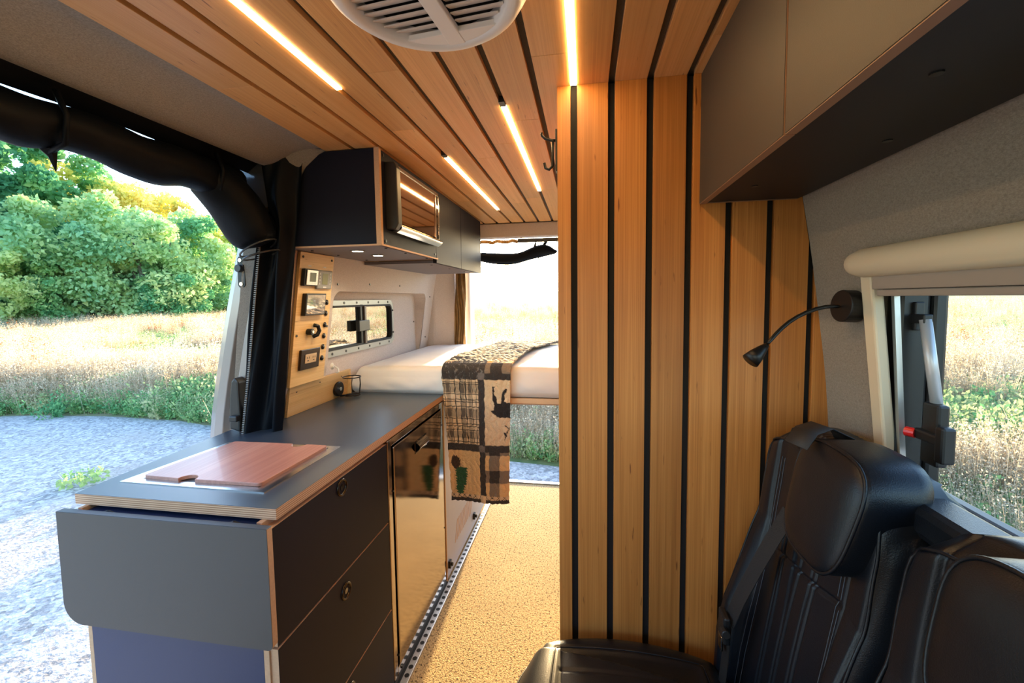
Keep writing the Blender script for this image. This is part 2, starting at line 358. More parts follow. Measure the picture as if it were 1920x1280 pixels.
# front part of the left wall (driver area, behind the camera) and unseen front shell, opening narrowed to cut daylight
mb = MB(); mb.box(-1.2, -1.17, -1.3, -.35, -.3, 1.9); mb.box(-1.2, .66, -1.32, -1.28, -.3, 1.1); mb.box(-1.2, .66, -1.32, -1.28, 1.68, 1.97)
struct(mb.build('wall_front', fabW))
# B pillar behind the opening, lined in fabric
mb = MB()
def pil(u, v):
    z = .80+1.1*v; x = ip(profL, z); w = [(-.10, 1.30), (-.045, 1.325), (-.0, 1.365), (.0, 1.43)]
    t = u*3; i = min(int(t), 2); s = t-i; a, b = w[i], w[i+1]
    return (x+a[0]*(1-s)+b[0]*s, a[1]*(1-s)+b[1]*s+.03*max(0, (1.25-z)), z)
mb.grid(pil, 9, 16); struct(mb.build('wall_pillar', fabW, smooth=True, fix=False))
# headliner above the sliding door opening: padded roll of fabric
mb = MB()
def hd(u, v):
    y = -1.25+2.59*v; a = u
    pts = [(-.862, 1.899), (-.90, 1.897), (-.95, 1.878), (-1.0, 1.848), (-1.04, 1.835), (-1.10, 1.86), (-1.12, 1.93)]
    t = a*6; i = min(int(t), 5); s = t-i
    e = max(0, (y-1.27)/.07); k = math.sqrt(max(0, 1-e*e)) if e > 0 else 1
    x = pts[i][0]*(1-s)+pts[i+1][0]*s; z = pts[i][1]*(1-s)+pts[i+1][1]*s
    return (x, y, 1.899-(1.899-z)*(.55+.45*k))
mb.grid(hd, 18, 60); struct(mb.build('trim_7', fabW, smooth=True, fix=False))

# ------------------------------------------------------------ LED strips
def led_strip(x, y0, y1, label, cap0=True):
    r = empty('led_strip_light', (x, y0, 1.90), label, 'light', 'led strips in the slat ceiling')
    MB().box(x-.0078, x+.0078, y0, y1, 1.900, 1.909).build('channel', alu, r)
    MB().box(x-.0068, x+.0068, y0, y1-.003, 1.8945, 1.900).build('diffuser', led, r)
    MB().box(x-.0075, x+.0075, y0-.028, y0, 1.893, 1.908).build('end_cap', blackP, r)
led_strip(-.5805, -.05, .985, 'warm led strip light nearest the padded door header at upper left')
led_strip(-.211, 1.145, 2.06, 'warm led strip light in the ceiling just beyond the round roof vent')
led_strip(-.4885, 1.505, 2.44, 'warm led strip light alongside the overhead cabinet and microwave')
led_strip(-.026, .0, 1.073, 'warm led strip light that runs into the top of the slatted partition')

# ------------------------------------------------------------ roof vent
vx, vy, vr = -.243, .668, .156
v = empty('roof_vent', (vx, vy, 1.90), 'round cream plastic roof fan vent cover with louvres', 'vent')
MB().lathe((vx, vy, 0), [(vr+.012, 1.897), (vr+.012, 1.89), (vr+.004, 1.875), (vr-.004, 1.862), (vr-.014, 1.855), (vr-.026, 1.855), (vr-.032, 1.862), (vr-.032, 1.885)], 64).build('rim', whiteP, v, smooth=True)
MB().cyl((vx, vy, 1.888), (0, 0, 1), vr-.02, .006, 48).build('backing_plate', mat('dark_recess', (.03, .025, .02), .8), v)
ang = math.radians(-6)
def rot(px, py): return (vx+px*math.cos(ang)-py*math.sin(ang), vy+px*math.sin(ang)+py*math.cos(ang))
mb = MB(); q = [rot(-.013, -.128), rot(.013, -.128), rot(.016, .128), rot(-.016, .128)]; mb.prism(q, 1.857, 1.868, 'Z'); mb.build('centre_bar', whiteP, v, bev=.002)
lv = mat('louvre_plastic', (.70, .62, .56), .45)
for k in range(13):
    yy = -.12+k*.0185
    hw = math.sqrt(max(0, .126**2-yy**2)) if abs(yy) < .125 else 0
    if hw < .03: continue
    for sgn in (-1, 1):
        a, b = (.017, hw) if sgn > 0 else (-hw, -.017)
        if yy > .085: continue
        vs = []
        for xx in (a, b):
            for dy, z in ((-.010, 1.864), (.010, 1.872)):
                X, Y = rot(xx, yy+dy); vs += [(X, Y, z), (X, Y, z+.0025)]
        MB().add(vs, [(0, 2, 6, 4), (1, 5, 7, 3), (0, 4, 5, 1), (2, 3, 7, 6), (0, 1, 3, 2), (4, 6, 7, 5)]).build('louvre', lv, v)
mb = MB(); pts = [rot(.126*math.cos(a), .126*math.sin(a)) for a in np.linspace(math.radians(48), math.radians(132), 16)]; mb.prism(pts, 1.858, 1.868, 'Z'); mb.build('end_plate', whiteP, v, bev=.001)

# ------------------------------------------------------------ kitchen cabinet
CX = -.666; CZ = .941
cab = empty('kitchen_cabinet', (-.92, 1.07, 0), 'charcoal kitchen drawer cabinet with exposed plywood edges under the worktop', 'cabinet')
mb = MB(); mb.box(-1.16, -.70, .795, 1.335, .02, .905); mb.build('body', lamN, cab)
MB().box(-1.172, -1.160, .788, 1.335, 0, .915).build('side_panel', ply, cab, bev=.001)
MB().box(-.700, -.686, .788, 1.335, 0, .915).build('side_panel', ply, cab, bev=.001)
MB().box(-1.160, -.700, .788, .795, 0, .70).build('end_panel', lamN, cab)
MB().box(-1.160, -.700, .789, .795, .70, .90).build('end_panel', mat('blue_panel', (.02, .06, .17), .4), cab)
for z0, z1, hz in ((.018, .312, .20), (.318, .626, .577), (.632, .902, .873)):
    d = MB().box(-.686, CX-.001, .792, 1.333, z0, z1, 1)
    d.box(CX-.001, CX, .792, 1.333, z0, z1, 0).build
    o = d.build('drawer', [lam, ply], cab, bev=.0008)
    hz = {.2: .275, .577: .577, .873: .877}[hz] - .003
    hb = MB(); hb.lathe((CX, 1.060, hz), [(.024, 0), (.024, .003), (.020, .0045), (.017, .002), (.0165, -.006), (.012, -.008)], 28, 'X')
    h = hb.build('ring_pull', pullM, o, smooth=True)
    MB().lathe((CX, 1.060, hz), [(.0001, .0015), (.008, .0015), (.0085, -.002)], 16, 'X').build('pull_latch', blackG, h)
top = empty('worktop', (-.93, 1.37, .92), 'long grey laminate worktop with layered plywood edge', 'worktop')
MB().prism([(-1.20, .803), (CX+.003, .803), (CX+.003, 1.932), (-1.165, 1.932), (-1.165, 1.46), (-1.235, 1.30)], .9155, .9395, 'Z').build('plywood_core', plyZ, top, bev=.0006)
MB().prism([(-1.20, .8035), (CX+.0025, .8035), (CX+.0025, 1.932), (-1.165, 1.932), (-1.165, 1.46), (-1.235, 1.30)], .9395, .9405, 'Z').build('laminate', lamTop, top)
# fold-down flap
fl = empty('folding_table_leaf', (-.92, .75, .80), 'folded-down grey table leaf hanging on the near end of the kitchen cabinet', 'table leaf')
pts = []
for (cx, cz, a0) in ((-.652-.035, .655+.035, 270), ):
    pass
pl = [(-1.193, .918), (-.652, .918), (-.652, .662)]
for a in range(0, 91, 15): pl.append((-.652-.006+.006*math.cos(math.radians(-a)), .658+.006*math.sin(math.radians(-a))+.0))
pl = [(-1.193, .918), (-.652, .918)] + [(-.652-.012+.012*math.cos(math.radians(-a)), .664+.012*math.sin(math.radians(-a))) for a in range(0, 91, 18)] + [(-1.193+.05+.05*math.cos(math.radians(270-a)), .652+.05+.05*math.sin(math.radians(270-a))) for a in range(0, 91, 15)]
MB().prism(pl, .7605, .776).build('plywood_core', ply, fl, bev=.001)
MB().prism([(x*1.0, z) for x, z in pl], .7592, .7605).build('laminate', lamG, fl)
MB().box(-1.193, -.652, .7605, .776, .918, .9186).build('top_edge', lamG, fl)
for x in (-1.08, -.75):
    b = MB(); b.box(x-.02, x+.02, .776, .788, .885, .895); b.tube([(x-.022, .784, .905), (x, .782, .913), (x+.022, .784, .905)], .006, 8); b.build('bracket', blackM, fl, bev=.001)
# sink frame and cutting board
sk = empty('inset_sink', (-.95, 1.03, .94), 'steel rimmed inset sink in the worktop under the cutting board', 'sink')
A = [(-1.160, .872), (-.746, .868), (-.742, 1.187), (-1.127, 1.180)]
mb = MB()
inn = [(-1.118, .896), (-.778, .892), (-.773, 1.170), (-1.100, 1.166)]
zt = .9425
vs = [(*p, .9405) for p in A] + [(*p, zt) for p in A] + [(*p, zt) for p in inn] + [(*p, .9407) for p in inn]
for k in range(4):
    j = (k+1) % 4
    mb.add([vs[k], vs[j], vs[4+j], vs[4+k]], [(0, 1, 2, 3)]); mb.add([vs[4+k], vs[4+j], vs[8+j], vs[8+k]], [(0, 1, 2, 3)]); mb.add([vs[8+k], vs[8+j], vs[12+j], vs[12+k]], [(0, 1, 2, 3)])
mb.build('rim', steel, sk)
cb = []
def arc(cx, cy, r, a0, a1, n=10): return [(cx+r*math.cos(math.radians(a0+(a1-a0)*i/n)), cy+r*math.sin(math.radians(a0+(a1-a0)*i/n))) for i in range(n+1)]
cb = arc(-1.108, .907, .010, 180, 270) + arc(-.985, .893, .024, 180, 0) + arc(-.788, .905, .010, 270, 360) + arc(-.784, 1.158, .010, 0, 90) + arc(-.87, 1.169, .024, 0, -180) + arc(-1.086, 1.155, .010, 90, 180)
o = MB().prism(cb, .9415, .9510, 'Z').build('cutting_board', cutwood, None, bev=.0012)
tag(o, 'reddish wooden cutting board with finger notches set into the sink', 'cutting board')
for q in ((-.985, .900), (-.87, 1.165)): MB().cyl((*q, .9408), (0, 0, 1), .026, .0005, 20).build('basin_shadow_disc', blackP, sk)  # solid black discs standing in for shade in the finger notches

# ------------------------------------------------------------ fridge
fr = empty('fridge', (-.90, 1.63, 0), 'built-in fridge with glossy steel door under the worktop', 'fridge')
MB().box(-1.16, -.70, 1.345, 1.918, .03, .910).build('body', lamB, fr)
mb = MB()
for a in ((1.345, 1.372, .035, .908), (1.893, 1.918, .035, .908), (1.372, 1.893, .882, .908), (1.372, 1.893, .035, .062)): mb.box(-.70, CX-.002, a[0], a[1], a[2], a[3])
mb.build('door_frame', steelD, fr, bev=.002)
dr = MB().box(-.70, CX+.004, 1.380, 1.885, .070, .876).build('door', steelD, fr, bev=.003)
MB().box(CX+.0035, CX+.0055, 1.565, 1.690, .782, .832).build('handle_plate', blackG, dr, bev=.001)
hb = MB(); hb.grid(lambda u, v: (CX+.006+.016*math.sin(PI*v)*1, 1.575+.105*u, .787+.038*v), 2, 8); hb.build('handle', steelD, dr, smooth=True)
sp_ = []
for y, z in ((1.375, .11), (1.375, .72), (1.90, .11), (1.90, .80), (1.40, .04), (1.86, .04), (1.90, .30)): sp_.append((CX-.001, y, z))
screws(sp_, (1, 0, 0), .004, fr, blackM)
# storage panel under the bed
gp = empty('storage_panel', (-.67, 2.33, 0), 'pale grey storage box panel with slot vents below the bed', 'panel')
MB().box(-.69, CX, 1.925, 2.76, .022, .885).build('panel', lamPale, gp, bev=.001)
MB().box(-.690, -.664, 1.921, 1.926, .022, .90).build('edge_strip', mat('orange_ply', (.6, .33, .12), .5), gp)
for k in range(11):
    y = 2.06+k*.030; vs = []
    MB().prism([(y, .13), (y+.010, .13), (y+.055, .235), (y+.045, .235)], CX-.001, CX+.0008, 'X').build('vent_slot', mat('slot_wood', (.42, .24, .12), .7) if k == 0 else bpy.data.materials['slot_wood'], gp)
for y, z in ((1.955, .085), (2.43, .085)):
    b = MB(); b.box(CX, CX+.012, y-.012, y+.012, z-.018, z+.018); b.cyl((CX+.01, y, z), (1, 0, 0), .009, .012, 12); b.build('latch', blackM, gp, bev=.001)
# cargo track along the floor
tk = empty('cargo_track', (-.655, 2.3, 0), 'perforated metal cargo track on the floor along the storage panel', 'track')
MB().box(-.664, -.635, 1.35, 2.95, .0, .010).build('rail', alu, tk, bev=.002)
hole = MB().cyl((0, 0, 0), (0, 0, 1), .009, .0012, 10).mesh('track_hole', blackM)
for k in range(40): o = put('track_hole', hole, tk); o.matrix_parent_inverse = Matrix.Identity(4); o.location = Vector((-.6495, 1.40+k*.038, .0095))-tk.location
MB().box(-.70, -.672, .79, 1.345, 0, .018).box(-.70, -.67, 1.345, 1.92, 0, .03).build('toe_kick', blackP, cab)
MB().box(-.675, -.662, .80, 1.93, .0, .010).build('floor_trim', blackP, cab)

# ------------------------------------------------------------ upper left cabinet + microwave + spots
uc = empty('overhead_cabinet', (-.85, 2.0, 1.58), 'charcoal overhead cabinet holding the microwave above the worktop', 'cabinet')
ep = [(-.690, 1.894), (-.868, 1.894), (-.905, 1.880), (-.935, 1.855), (-.957, 1.82), (-1.006, 1.576), (-.690, 1.576)]
MB().prism(ep, 1.362, 1.376).build('end_panel', lam, uc)
MB().box(-.690, -.672, 1.3615, 1.376, 1.576, 1.896).build('edge_strip', ply, uc)
MB().box(-1.04, -.69, 1.37, 1.918, 1.576, 1.588).build('bottom_panel', mat('lilac_grey_laminate', (.16, .15, .18), .45), uc)
MB().box(-1.04, -.672, 1.3600, 1.3625, 1.574, 1.580).box(-.6725, -.6700, 1.36, 1.918, 1.574, 1.580).box(-1.04, -.671, 1.917, 1.920, 1.574, 1.584).build('bottom_edge', ply, uc)
MB().box(-1.04, -.69, 1.921, 2.76, 1.560, 1.572).build('bottom_panel', bpy.data.materials['lilac_grey_laminate'], uc)
MB().box(-1.03, -.70, 1.38, 2.755, 1.585, 1.895).build('carcass', lam, uc)
MB().box(-.690, -.6725, 1.376, 1.900, 1.580, 1.892).build('microwave_surround', lam, uc, bev=.001)
MB().box(-.690, -.6725, 1.903, 2.305, 1.558, 1.892).build('door', lam, uc, bev=.001)
MB().box(-.690, -.6725, 2.309, 2.76, 1.558, 1.892).build('door', lam, uc, bev=.001)
screws([(-.672, y, z) for y, z in ((1.392, 1.878), (1.392, 1.592), (1.885, 1.595), (1.885, 1.872))], (1, 0, 0), .0055, uc, blackM, .002)
screws([(x, y, 1.5735) for x in (-.70, -.99) for y in (1.45, 1.62, 1.85)]+[(-.74, y, 1.558) for y in (2.02, 2.3, 2.6)], (0, 0, 1), .005, uc, blackM)
mw = empty('microwave', (-.66, 1.63, 1.60), 'built-in microwave with mirror glass door and chrome frame in the overhead cabinet', 'microwave')
y0, y1, z0, z1 = 1.405, 1.868, 1.632, 1.858
MB().box(-.672, -.650, y0, y1, z0, z1).build('body', blackP, mw, bev=.002)
MB().box(-.652, -.645, y0+.03, y1-.045, z0+.030, z1-.012).build('glass', mat('mirror_glass', (.36, .22, .13), .05, 1), mw)
MB().box(-.652, -.643, y0+.03, y1, z1-.014, z1).box(-.652, -.641, y1-.050, y1-.044, z0+.02, z1-.01).box(-.652, -.643, y1-.008, y1, z0+.02, z1).build('chrome_frame', chrome, mw, bev=.001)
hb = MB(); hb.grid(lambda u, v: (-.650+.020*math.sin(PI*v), y0+.03+(y1-y0-.03)*u, z0-.006+.036*v), 2, 8); hb.build('lower_rail', chrome, mw, smooth=True)
hb = MB(); hb.prism([(-.675, z0+.0), (-.640, z0+.0), (-.628, z0+.02), (-.630, z1-.02), (-.638, z1+.002), (-.675, z1+.002)], y0-.004, y0+.030); hb.build('handle', blackP, mw, bev=.004)
MB().box(-.649, -.644, y1-.040, y1-.010, z0+.035, z1-.018).build('control_strip', blackG, mw)
for x, y, lb in ((-.84, 1.505, 'nearer'), (-.843, 1.672, 'farther')):
    d = empty('downlight', (x, y, 1.576), 'small round recessed downlight, the %s one under the overhead cabinet' % lb, 'light', 'downlights under the cabinet')
    MB().lathe((x, y, 0), [(.028, 1.576), (.028, 1.5735), (.020, 1.5735), (.019, 1.576)], 28).build('bezel', greyP, d)
    MB().cyl((x, y, 1.5737), (0, 0, 1), .020, .002, 24).build('lens', ledH, d)
    l = bpy.data.lights.new('downlight_lamp', 'SPOT'); l.energy = 3.2; l.color = (1, .78, .5); l.spot_size = 2.5; l.spot_blend = .6; l.shadow_soft_size = .018
    lo = bpy.data.objects.new('lamp', l); COL.objects.link(lo); lo.parent = d; lo.location = (0, 0, -.006)

# ------------------------------------------------------------ control board on the wall
def bxp(z): return -1.03-.145*(1.57-z)       # front face of the board
bd = empty('control_board', (-1.06, 1.55, 1.07), 'upright bamboo control board on the wall carrying switches and displays', 'board')
mb = MB(); zb, zt_ = 1.062, 1.574
mb.add([(bxp(z)-(.012 if k else 0), y, z) for k in (0, 1) for z in (zb, zt_) for y in (1.44, 1.655 if zb == z else 1.655)], [(0, 1, 3, 2), (4, 6, 7, 5), (0, 4, 5, 1), (2, 3, 7, 6), (0, 2, 6, 4), (1, 5, 7, 3)])
mb.build('board', bamBoard, bd, bev=.001)
def onb(y, z, d=0): return Vector((bxp(z)+d, y, z))
for y, z in ((1.455, 1.556), (1.638, 1.556), (1.455, 1.26), (1.645, 1.285)): MB().cyl(onb(y, z), (1, 0, 0), .005, .002, 8).build('screw', blackM, bd)
btn = MB().lathe((0, 0, 0), [(.011, 0), (.011, .003), (.008, .004), (.007, .006), (.0001, .006)], 16, 'X').mesh('push_button', blackM)
for z in (1.385, 1.340, 1.292, 1.246, 1.200, 1.153):
    o = put('push_button', btn, bd, smooth=True); o.matrix_parent_inverse = Matrix.Identity(4); o.location = onb(1.627, z)-bd.location
def wbox(y0, y1, z0, z1, d0, d1):
    mb = MB(); mb.add([(bxp(z)+d, y, z) for d in (d0, d1) for y in (y0, y1) for z in (z0, z1)], [(0,1,3,2),(4,6,7,5),(0,4,5,1),(2,3,7,6),(0,2,6,4),(1,5,7,3)]); return mb
t = empty('battery_monitor', onb(1.50, 1.47), 'small square black monitor with silver face at the top left of the control board', 'display')
wbox(1.452, 1.532, 1.448, 1.512, 0, .016).build('housing', blackP, t, bev=.002); wbox(1.460, 1.528, 1.452, 1.508, .016, .020).build('face', steel, t, bev=.001)
wbox(1.478, 1.515, 1.464, 1.498, .020, .0205).build('screen', lcd, t)
t = empty('heater_controller', onb(1.59, 1.47), 'grey square controller with lcd screen beside the black monitor', 'display')
wbox(1.538, 1.636, 1.438, 1.512, 0, .012).build('housing', greyP, t, bev=.004); wbox(1.568, 1.604, 1.456, 1.500, .012, .0126).build('screen', mat('lcd_green', (.20, .22, .08), .2), t)
for k in range(4):
    wbox(1.549, 1.554, 1.455+k*.013, 1.463+k*.013, .012, .0126).build('key_mark', printW, t); wbox(1.618, 1.623, 1.455+k*.013, 1.463+k*.013, .012, .0126).build('key_mark', printW, t)
wbox(1.575, 1.598, 1.443, 1.448, .012, .0126).build('key_mark', printW, t)
t = empty('touch_screen', onb(1.54, 1.38), 'black framed glossy touch screen in the middle of the control board', 'display')
wbox(1.470, 1.595, 1.335, 1.420, 0, .018).build('housing', blackP, t, bev=.002); wbox(1.476, 1.589, 1.341, 1.414, .018, .0186).build('screen', mat('screen_glass', (.5, .45, .4), .03, 1), t)
t = empty('bottle_opener', onb(1.54, 1.275), 'black knob style bottle opener below the touch screen', 'knob')
MB().cyl(onb(1.52, 1.270), (1, 0, 0), .013, .022, 18).build('knob', blackM, t, bev=.002); MB().cyl(onb(1.52, 1.270, .022), (1, 0, 0), .006, .003, 12).build('screw', chrome, t)
MB().tube([onb(1.545, 1.250, .008), onb(1.56, 1.255, .016), onb(1.566, 1.272, .02), onb(1.56, 1.290, .016), onb(1.545, 1.295, .008)], .008, 10).build('opener_lip', blackM, t, smooth=True)
t = empty('outlet', onb(1.54, 1.16), 'double power outlet with dark cover plate at the bottom of the control board', 'outlet')
wbox(1.478, 1.598, 1.122, 1.202, 0, .010).build('cover_plate', mat('bronze_plate', (.05, .035, .025), .2, .6), t, bev=.002)
wbox(1.503, 1.573, 1.146, 1.182, .010, .0125).build('receptacle', mat('tan_plastic', (.6, .42, .24), .4), t, bev=.001)
for yy in (1.520, 1.556):
    for dy, dz, w, h in ((-.006, .004, .0016, .008), (.006, .004, .0016, .008), (0, -.008, .004, .004)): wbox(yy+dy-w, yy+dy+w, 1.164+dz-h/2, 1.164+dz+h/2, .0125, .013).build('slot', blackP, t)
for k, (y, z) in enumerate(((1.49, 1.523), (1.585, 1.523))): wbox(y, y+.018, z, z+.004, 0, .0005).build('caption', printW, bd)
# ledge / backsplash board
lb = empty('backsplash_board', (-1.14, 1.68, .94), 'low bamboo backsplash box along the rear edge of the worktop', 'board')
MB().add([(x, y, z) for x, z in ((-1.150, .9405), (-1.138, .9405), (-1.118, 1.062), (-1.130, 1.062)) for y in (1.462, 1.898)], [(0, 1, 3, 2), (2, 3, 5, 4), (4, 5, 7, 6), (6, 7, 1, 0), (0, 2, 4, 6), (1, 7, 5, 3)]).build('front_board', bamBoard, lb, bev=.001)
MB().box(-1.172, -1.12, 1.886, 1.898, .9405, 1.055).build('end_board', bamBoard, lb)
for y, z in ((1.505, 1.035), (1.655, 1.045), (1.82, 1.04)): MB().cyl((-1.121-.164*(1.062-z), y, z), (1, 0, 0), .005, .003, 8).build('screw', blackM, lb)
# cup holder
ch = empty('cup_holder', (-1.09, 1.83, .97), 'black wire ring cup holder on the end of the backsplash board', 'cup holder')
MB().cyl((-1.133, 1.795, .985), (1, 0, 0), .034, .018, 24).build('mounting_disc', blackM, ch, bev=.003)
MB().cyl((-1.115, 1.795, .985), (1, 0, 0), .009, .004, 14).build('bolt', chrome, ch)
c = (-1.075, 1.83); mb = MB()
mb.tube([(c[0]+.04*math.cos(a), c[1]+.04*math.sin(a), 1.035) for a in np.linspace(0, 2*PI, 25)[:-1]], .0025, 6, closed=True)
mb.tube([(c[0]+.034*math.cos(a), c[1]+.034*math.sin(a), .950) for a in np.linspace(0, 2*PI, 25)[:-1]], .0022, 6, closed=True)
mb.tube([(c[0]+.04, c[1], 1.035), (c[0]+.042, c[1], 1.0), (c[0]+.034, c[1], .95), (-1.12, 1.80, .95)], .0025, 6)
mb.tube([(c[0]+.02, c[1]+.034, 1.035), (c[0]+.022, c[1]+.034, 1.0), (c[0]+.018, c[1]+.028, .95), (-1.12, 1.79, .955)], .0025, 6)
mb.build('wire_frame', blackM, ch, smooth=True)
# small hook suction on wall
t = empty('suction_hook', (-1.09, 1.62, 1.10), 'clear plastic suction hook on the fabric below the small window', 'hook')
clearP = mat('clear_plastic', (.75, .75, .72), .15)
MB().cyl((-1.112, 1.735, 1.10), (1, 0, 0), .016, .008, 16, r2=.006).build('cup', clearP, t); MB().tube([(-1.10, 1.735, 1.10), (-1.085, 1.735, 1.09), (-1.082, 1.735, 1.075), (-1.092, 1.735, 1.07)], .003, 6).build('hook', clearP, t)

# ------------------------------------------------------------ small side window
def rrect(y0, y1, z0, z1, r, n=5):
    o = []
    for (cy, cz, a0) in ((y1-r, z1-r, 0), (y0+r, z1-r, 90), (y0+r, z0+r, 180), (y1-r, z0+r, 270)):
        o += [(cy+r*math.cos(math.radians(a0+90*k/n)), cz+r*math.sin(math.radians(a0+90*k/n))) for k in range(n+1)]
    return o
def ringprism(mb, o, i, a, b):
    n = len(o); vs = [(a, *p) for p in o]+[(b, *p) for p in o]+[(a, *p) for p in i]+[(b, *p) for p in i]
    for k in range(n):
        j = (k+1) % n
        mb.add([vs[k], vs[j], vs[n+j], vs[n+k], vs[2*n+k], vs[2*n+j], vs[3*n+j], vs[3*n+k]], [(0, 1, 2, 3), (4, 7, 6, 5), (3, 2, 6, 7), (0, 4, 5, 1)])
w1 = empty('window_1', (XB, 2.0, 1.26), None, None, kind='structure')
mb = MB(); ringprism(mb, rrect(g0, g1, h0, h1, .045), rrect(g0+.026, g1-.026, h0+.030, h1-.026, .03), XBb-.004, XBb+.012); mb.build('window_frame', mat('window_grey', (.32, .34, .34), .35, .3), w1)
mb = MB(); ringprism(mb, rrect(g0+.024, g1-.024, h0+.028, h1-.024, .03), rrect(g0+.034, g1-.034, h0+.038, h1-.034, .025), XBb-.006, XBb+.015); mb.build('gasket', rubber, w1)
MB().box(XBb-.004, XBb-.001, g0+.03, g1-.03, h0+.034, h1-.03).build('pane', glassT, w1)
MB().box(XBb, XBb+.014, 2.035, 2.062, h0+.028, h1-.022).build('sash_bar', blackM, w1, bev=.002); MB().box(XBb, XBb+.022, 2.062, 2.082, h0+.034, h1-.03).build('sash_bar', mat('sash_brown', (.10, .07, .06), .4), w1, bev=.002)
MB().box(XBb+.012, XBb+.034, 1.985, 2.09, 1.235, 1.290).build('latch', blackP, w1, bev=.003)
for k in range(7):
    for zz in (h1-.012, h0+.014): MB().cyl((XBb+.012, g0+.06+k*.115, zz), (1, 0, 0), .006, .002, 8).build('screw', blackM, w1)
for zz in (1.33, 1.20): MB().cyl((XBb+.012, g1-.012, zz), (1, 0, 0), .006, .004, 8).build('screw', blackM, w1)

# ------------------------------------------------------------ bed platform, mattress, quilt
pf = empty('bed_platform', (-.4, 2.5, .9), 'raised plywood bed platform across the rear of the van', 'bed')
MB().box(-1.16, .33, 1.955, 2.93, .895, .925).build('deck', ply, pf); MB().box(-.664, -.066, 1.935, 1.955, .905, .928).build('front_rail', mat('pale_wood_rail', (.75, .5, .28), .5), pf, bev=.002)
mx0, mx1, my0, my1, mz0, mz1 = -1.13, .33, 1.937, 2.99, .9285, 1.068
def mattress():
    mb = MB(); nu, nv = 150, 110
    def top(u, v):
        # perimeter remap: u,v in -1..1 with sides folded down
        x = mx0+(mx1-mx0)*u; y = my0+(my1-my0)*v
        dx = min(x-mx0, mx1-x); dy = min(y-my0, my1-y); d = min(dx, dy)
        return x, y, d
    bm_ = bmesh.new(); vv = []
    hs = [0, .015, .035, .06, .085, .11, .1395]
    def wr(x, y, z): return .004*noise.noise(Vector((x*9, y*5, z*14)))+.0022*noise.noise(Vector((x*28+z*30, y*12, z*10)))
    vs = []; fs = []
    R = .045
    def P(u, v):
        # superellipse cross-section along both axes: u around X, v around Y
        x = mx0+(mx1-mx0)*u; y = my0+(my1-my0)*v
        ex = max(0, 1-min(x-mx0, mx1-x)/R); ey = max(0, 1-min(y-my0, my1-y)/R); e = min(1, math.hypot(ex, ey))
        z = mz1-R*(1-math.sqrt(max(0, 1-e*e)))
        z += .012*math.sin(PI*v)*math.sin(PI*u)+wr(x, y, 0)*.8
        if x < -.9: z += -.006*(x+.9)/-.26
        return (x, y, z)
    us = np.concatenate([np.linspace(0, .04, 8)[:-1], np.linspace(.04, .96, 90), np.linspace(.96, 1, 8)[1:]])
    vs_ = np.concatenate([np.linspace(0, .045, 9)[:-1], np.linspace(.045, .955, 50), np.linspace(.955, 1, 9)[1:]])
    mb.grid(lambda a, b: P(us[int(round(a*(len(us)-1)))], vs_[int(round(b*(len(vs_)-1)))]), len(us)-1, len(vs_)-1)
    # skirts
    def sk(fn, n):
        def g(a, b):
            x, y, z, nx, ny = fn(a); z0 = mz0+.002; zz = z+(z0-z)*b
            bul = .012*math.sin(PI*b)+wr(x*1.3, y, zz*1.5)*1.2*math.sin(PI*min(1, b*1.0))
            tuck = -.018*max(0, b-.75)/.25
            return (x+nx*(bul+tuck), y+ny*(bul+tuck), zz)
        mb.grid(g, n, 12)
    def front(a): q = P(a, 0); return (*q, 0, -1)
    def left(a): q = P(0, a); return (*q, -1, 0)
    def right(a): q = P(1, a); return (*q, 1, 0)
    def back(a): q = P(a, 1); return (*q, 0, 1)
    sk(lambda a: front(us[int(round(a*(len(us)-1)))]), len(us)-1); sk(lambda a: left(vs_[int(round(a*(len(vs_)-1)))]), len(vs_)-1)
    sk(lambda a: right(vs_[int(round(a*(len(vs_)-1)))]), len(vs_)-1); sk(lambda a: back(us[int(round(a*(len(us)-1)))]), len(us)-1)
    return mb
o = mattress().build('mattress', sheet, None, smooth=True); tag(o, 'thick mattress in a white fitted sheet on the rear bed platform', 'mattress')
b = bmesh.new(); b.from_mesh(o.data); bmesh.ops.remove_doubles(b, verts=b.verts, dist=.0006); bmesh.ops.recalc_face_normals(b, faces=b.faces); b.to_mesh(o.data); b.free()

CRM = (.72, .53, .32); DK = (.035, .030, .028); GR = (.17, .15, .14); MID = (.22, .17, .12)
def inpoly(x, y, P):
    c = False; j = len(P)-1
    for i in range(len(P)):
        if (P[i][1] > y) != (P[j][1] > y) and x < (P[j][0]-P[i][0])*(y-P[i][1])/(P[j][1]-P[i][1]+1e-9)+P[i][0]: c = not c
        j = i
    return c
moose = [(468, 442), (484, 440), (478, 490), (490, 510), (503, 552), (520, 556), (530, 530), (528, 496), (552, 458), (566, 460), (548, 505), (552, 545), (590, 550), (590, 651), (540, 652), (500, 645), (478, 628), (450, 600), (474, 603), (483, 575), (470, 530)]
ant = [[(555, 697), (580, 712), (592, 712), (592, 722), (575, 720), (556, 706)], [(592, 728), (575, 738), (565, 760), (572, 775), (563, 778), (556, 803), (550, 800), (556, 770), (550, 748), (556, 745), (562, 750), (572, 732), (592, 720)]]
pine = []
for k in range(22):
    t = k/21; pine.append((262+14*math.sin(t*3)+(9 if k % 2 else -9)-t*50, 1000+190*t))
for k in range(22):
    t = 1-k/21; pine.append((166+(6 if k % 2 else -6), 1000+190*t))
def lerp(a, b, t): return tuple(x*(1-t)+y*t for x, y in zip(a, b))
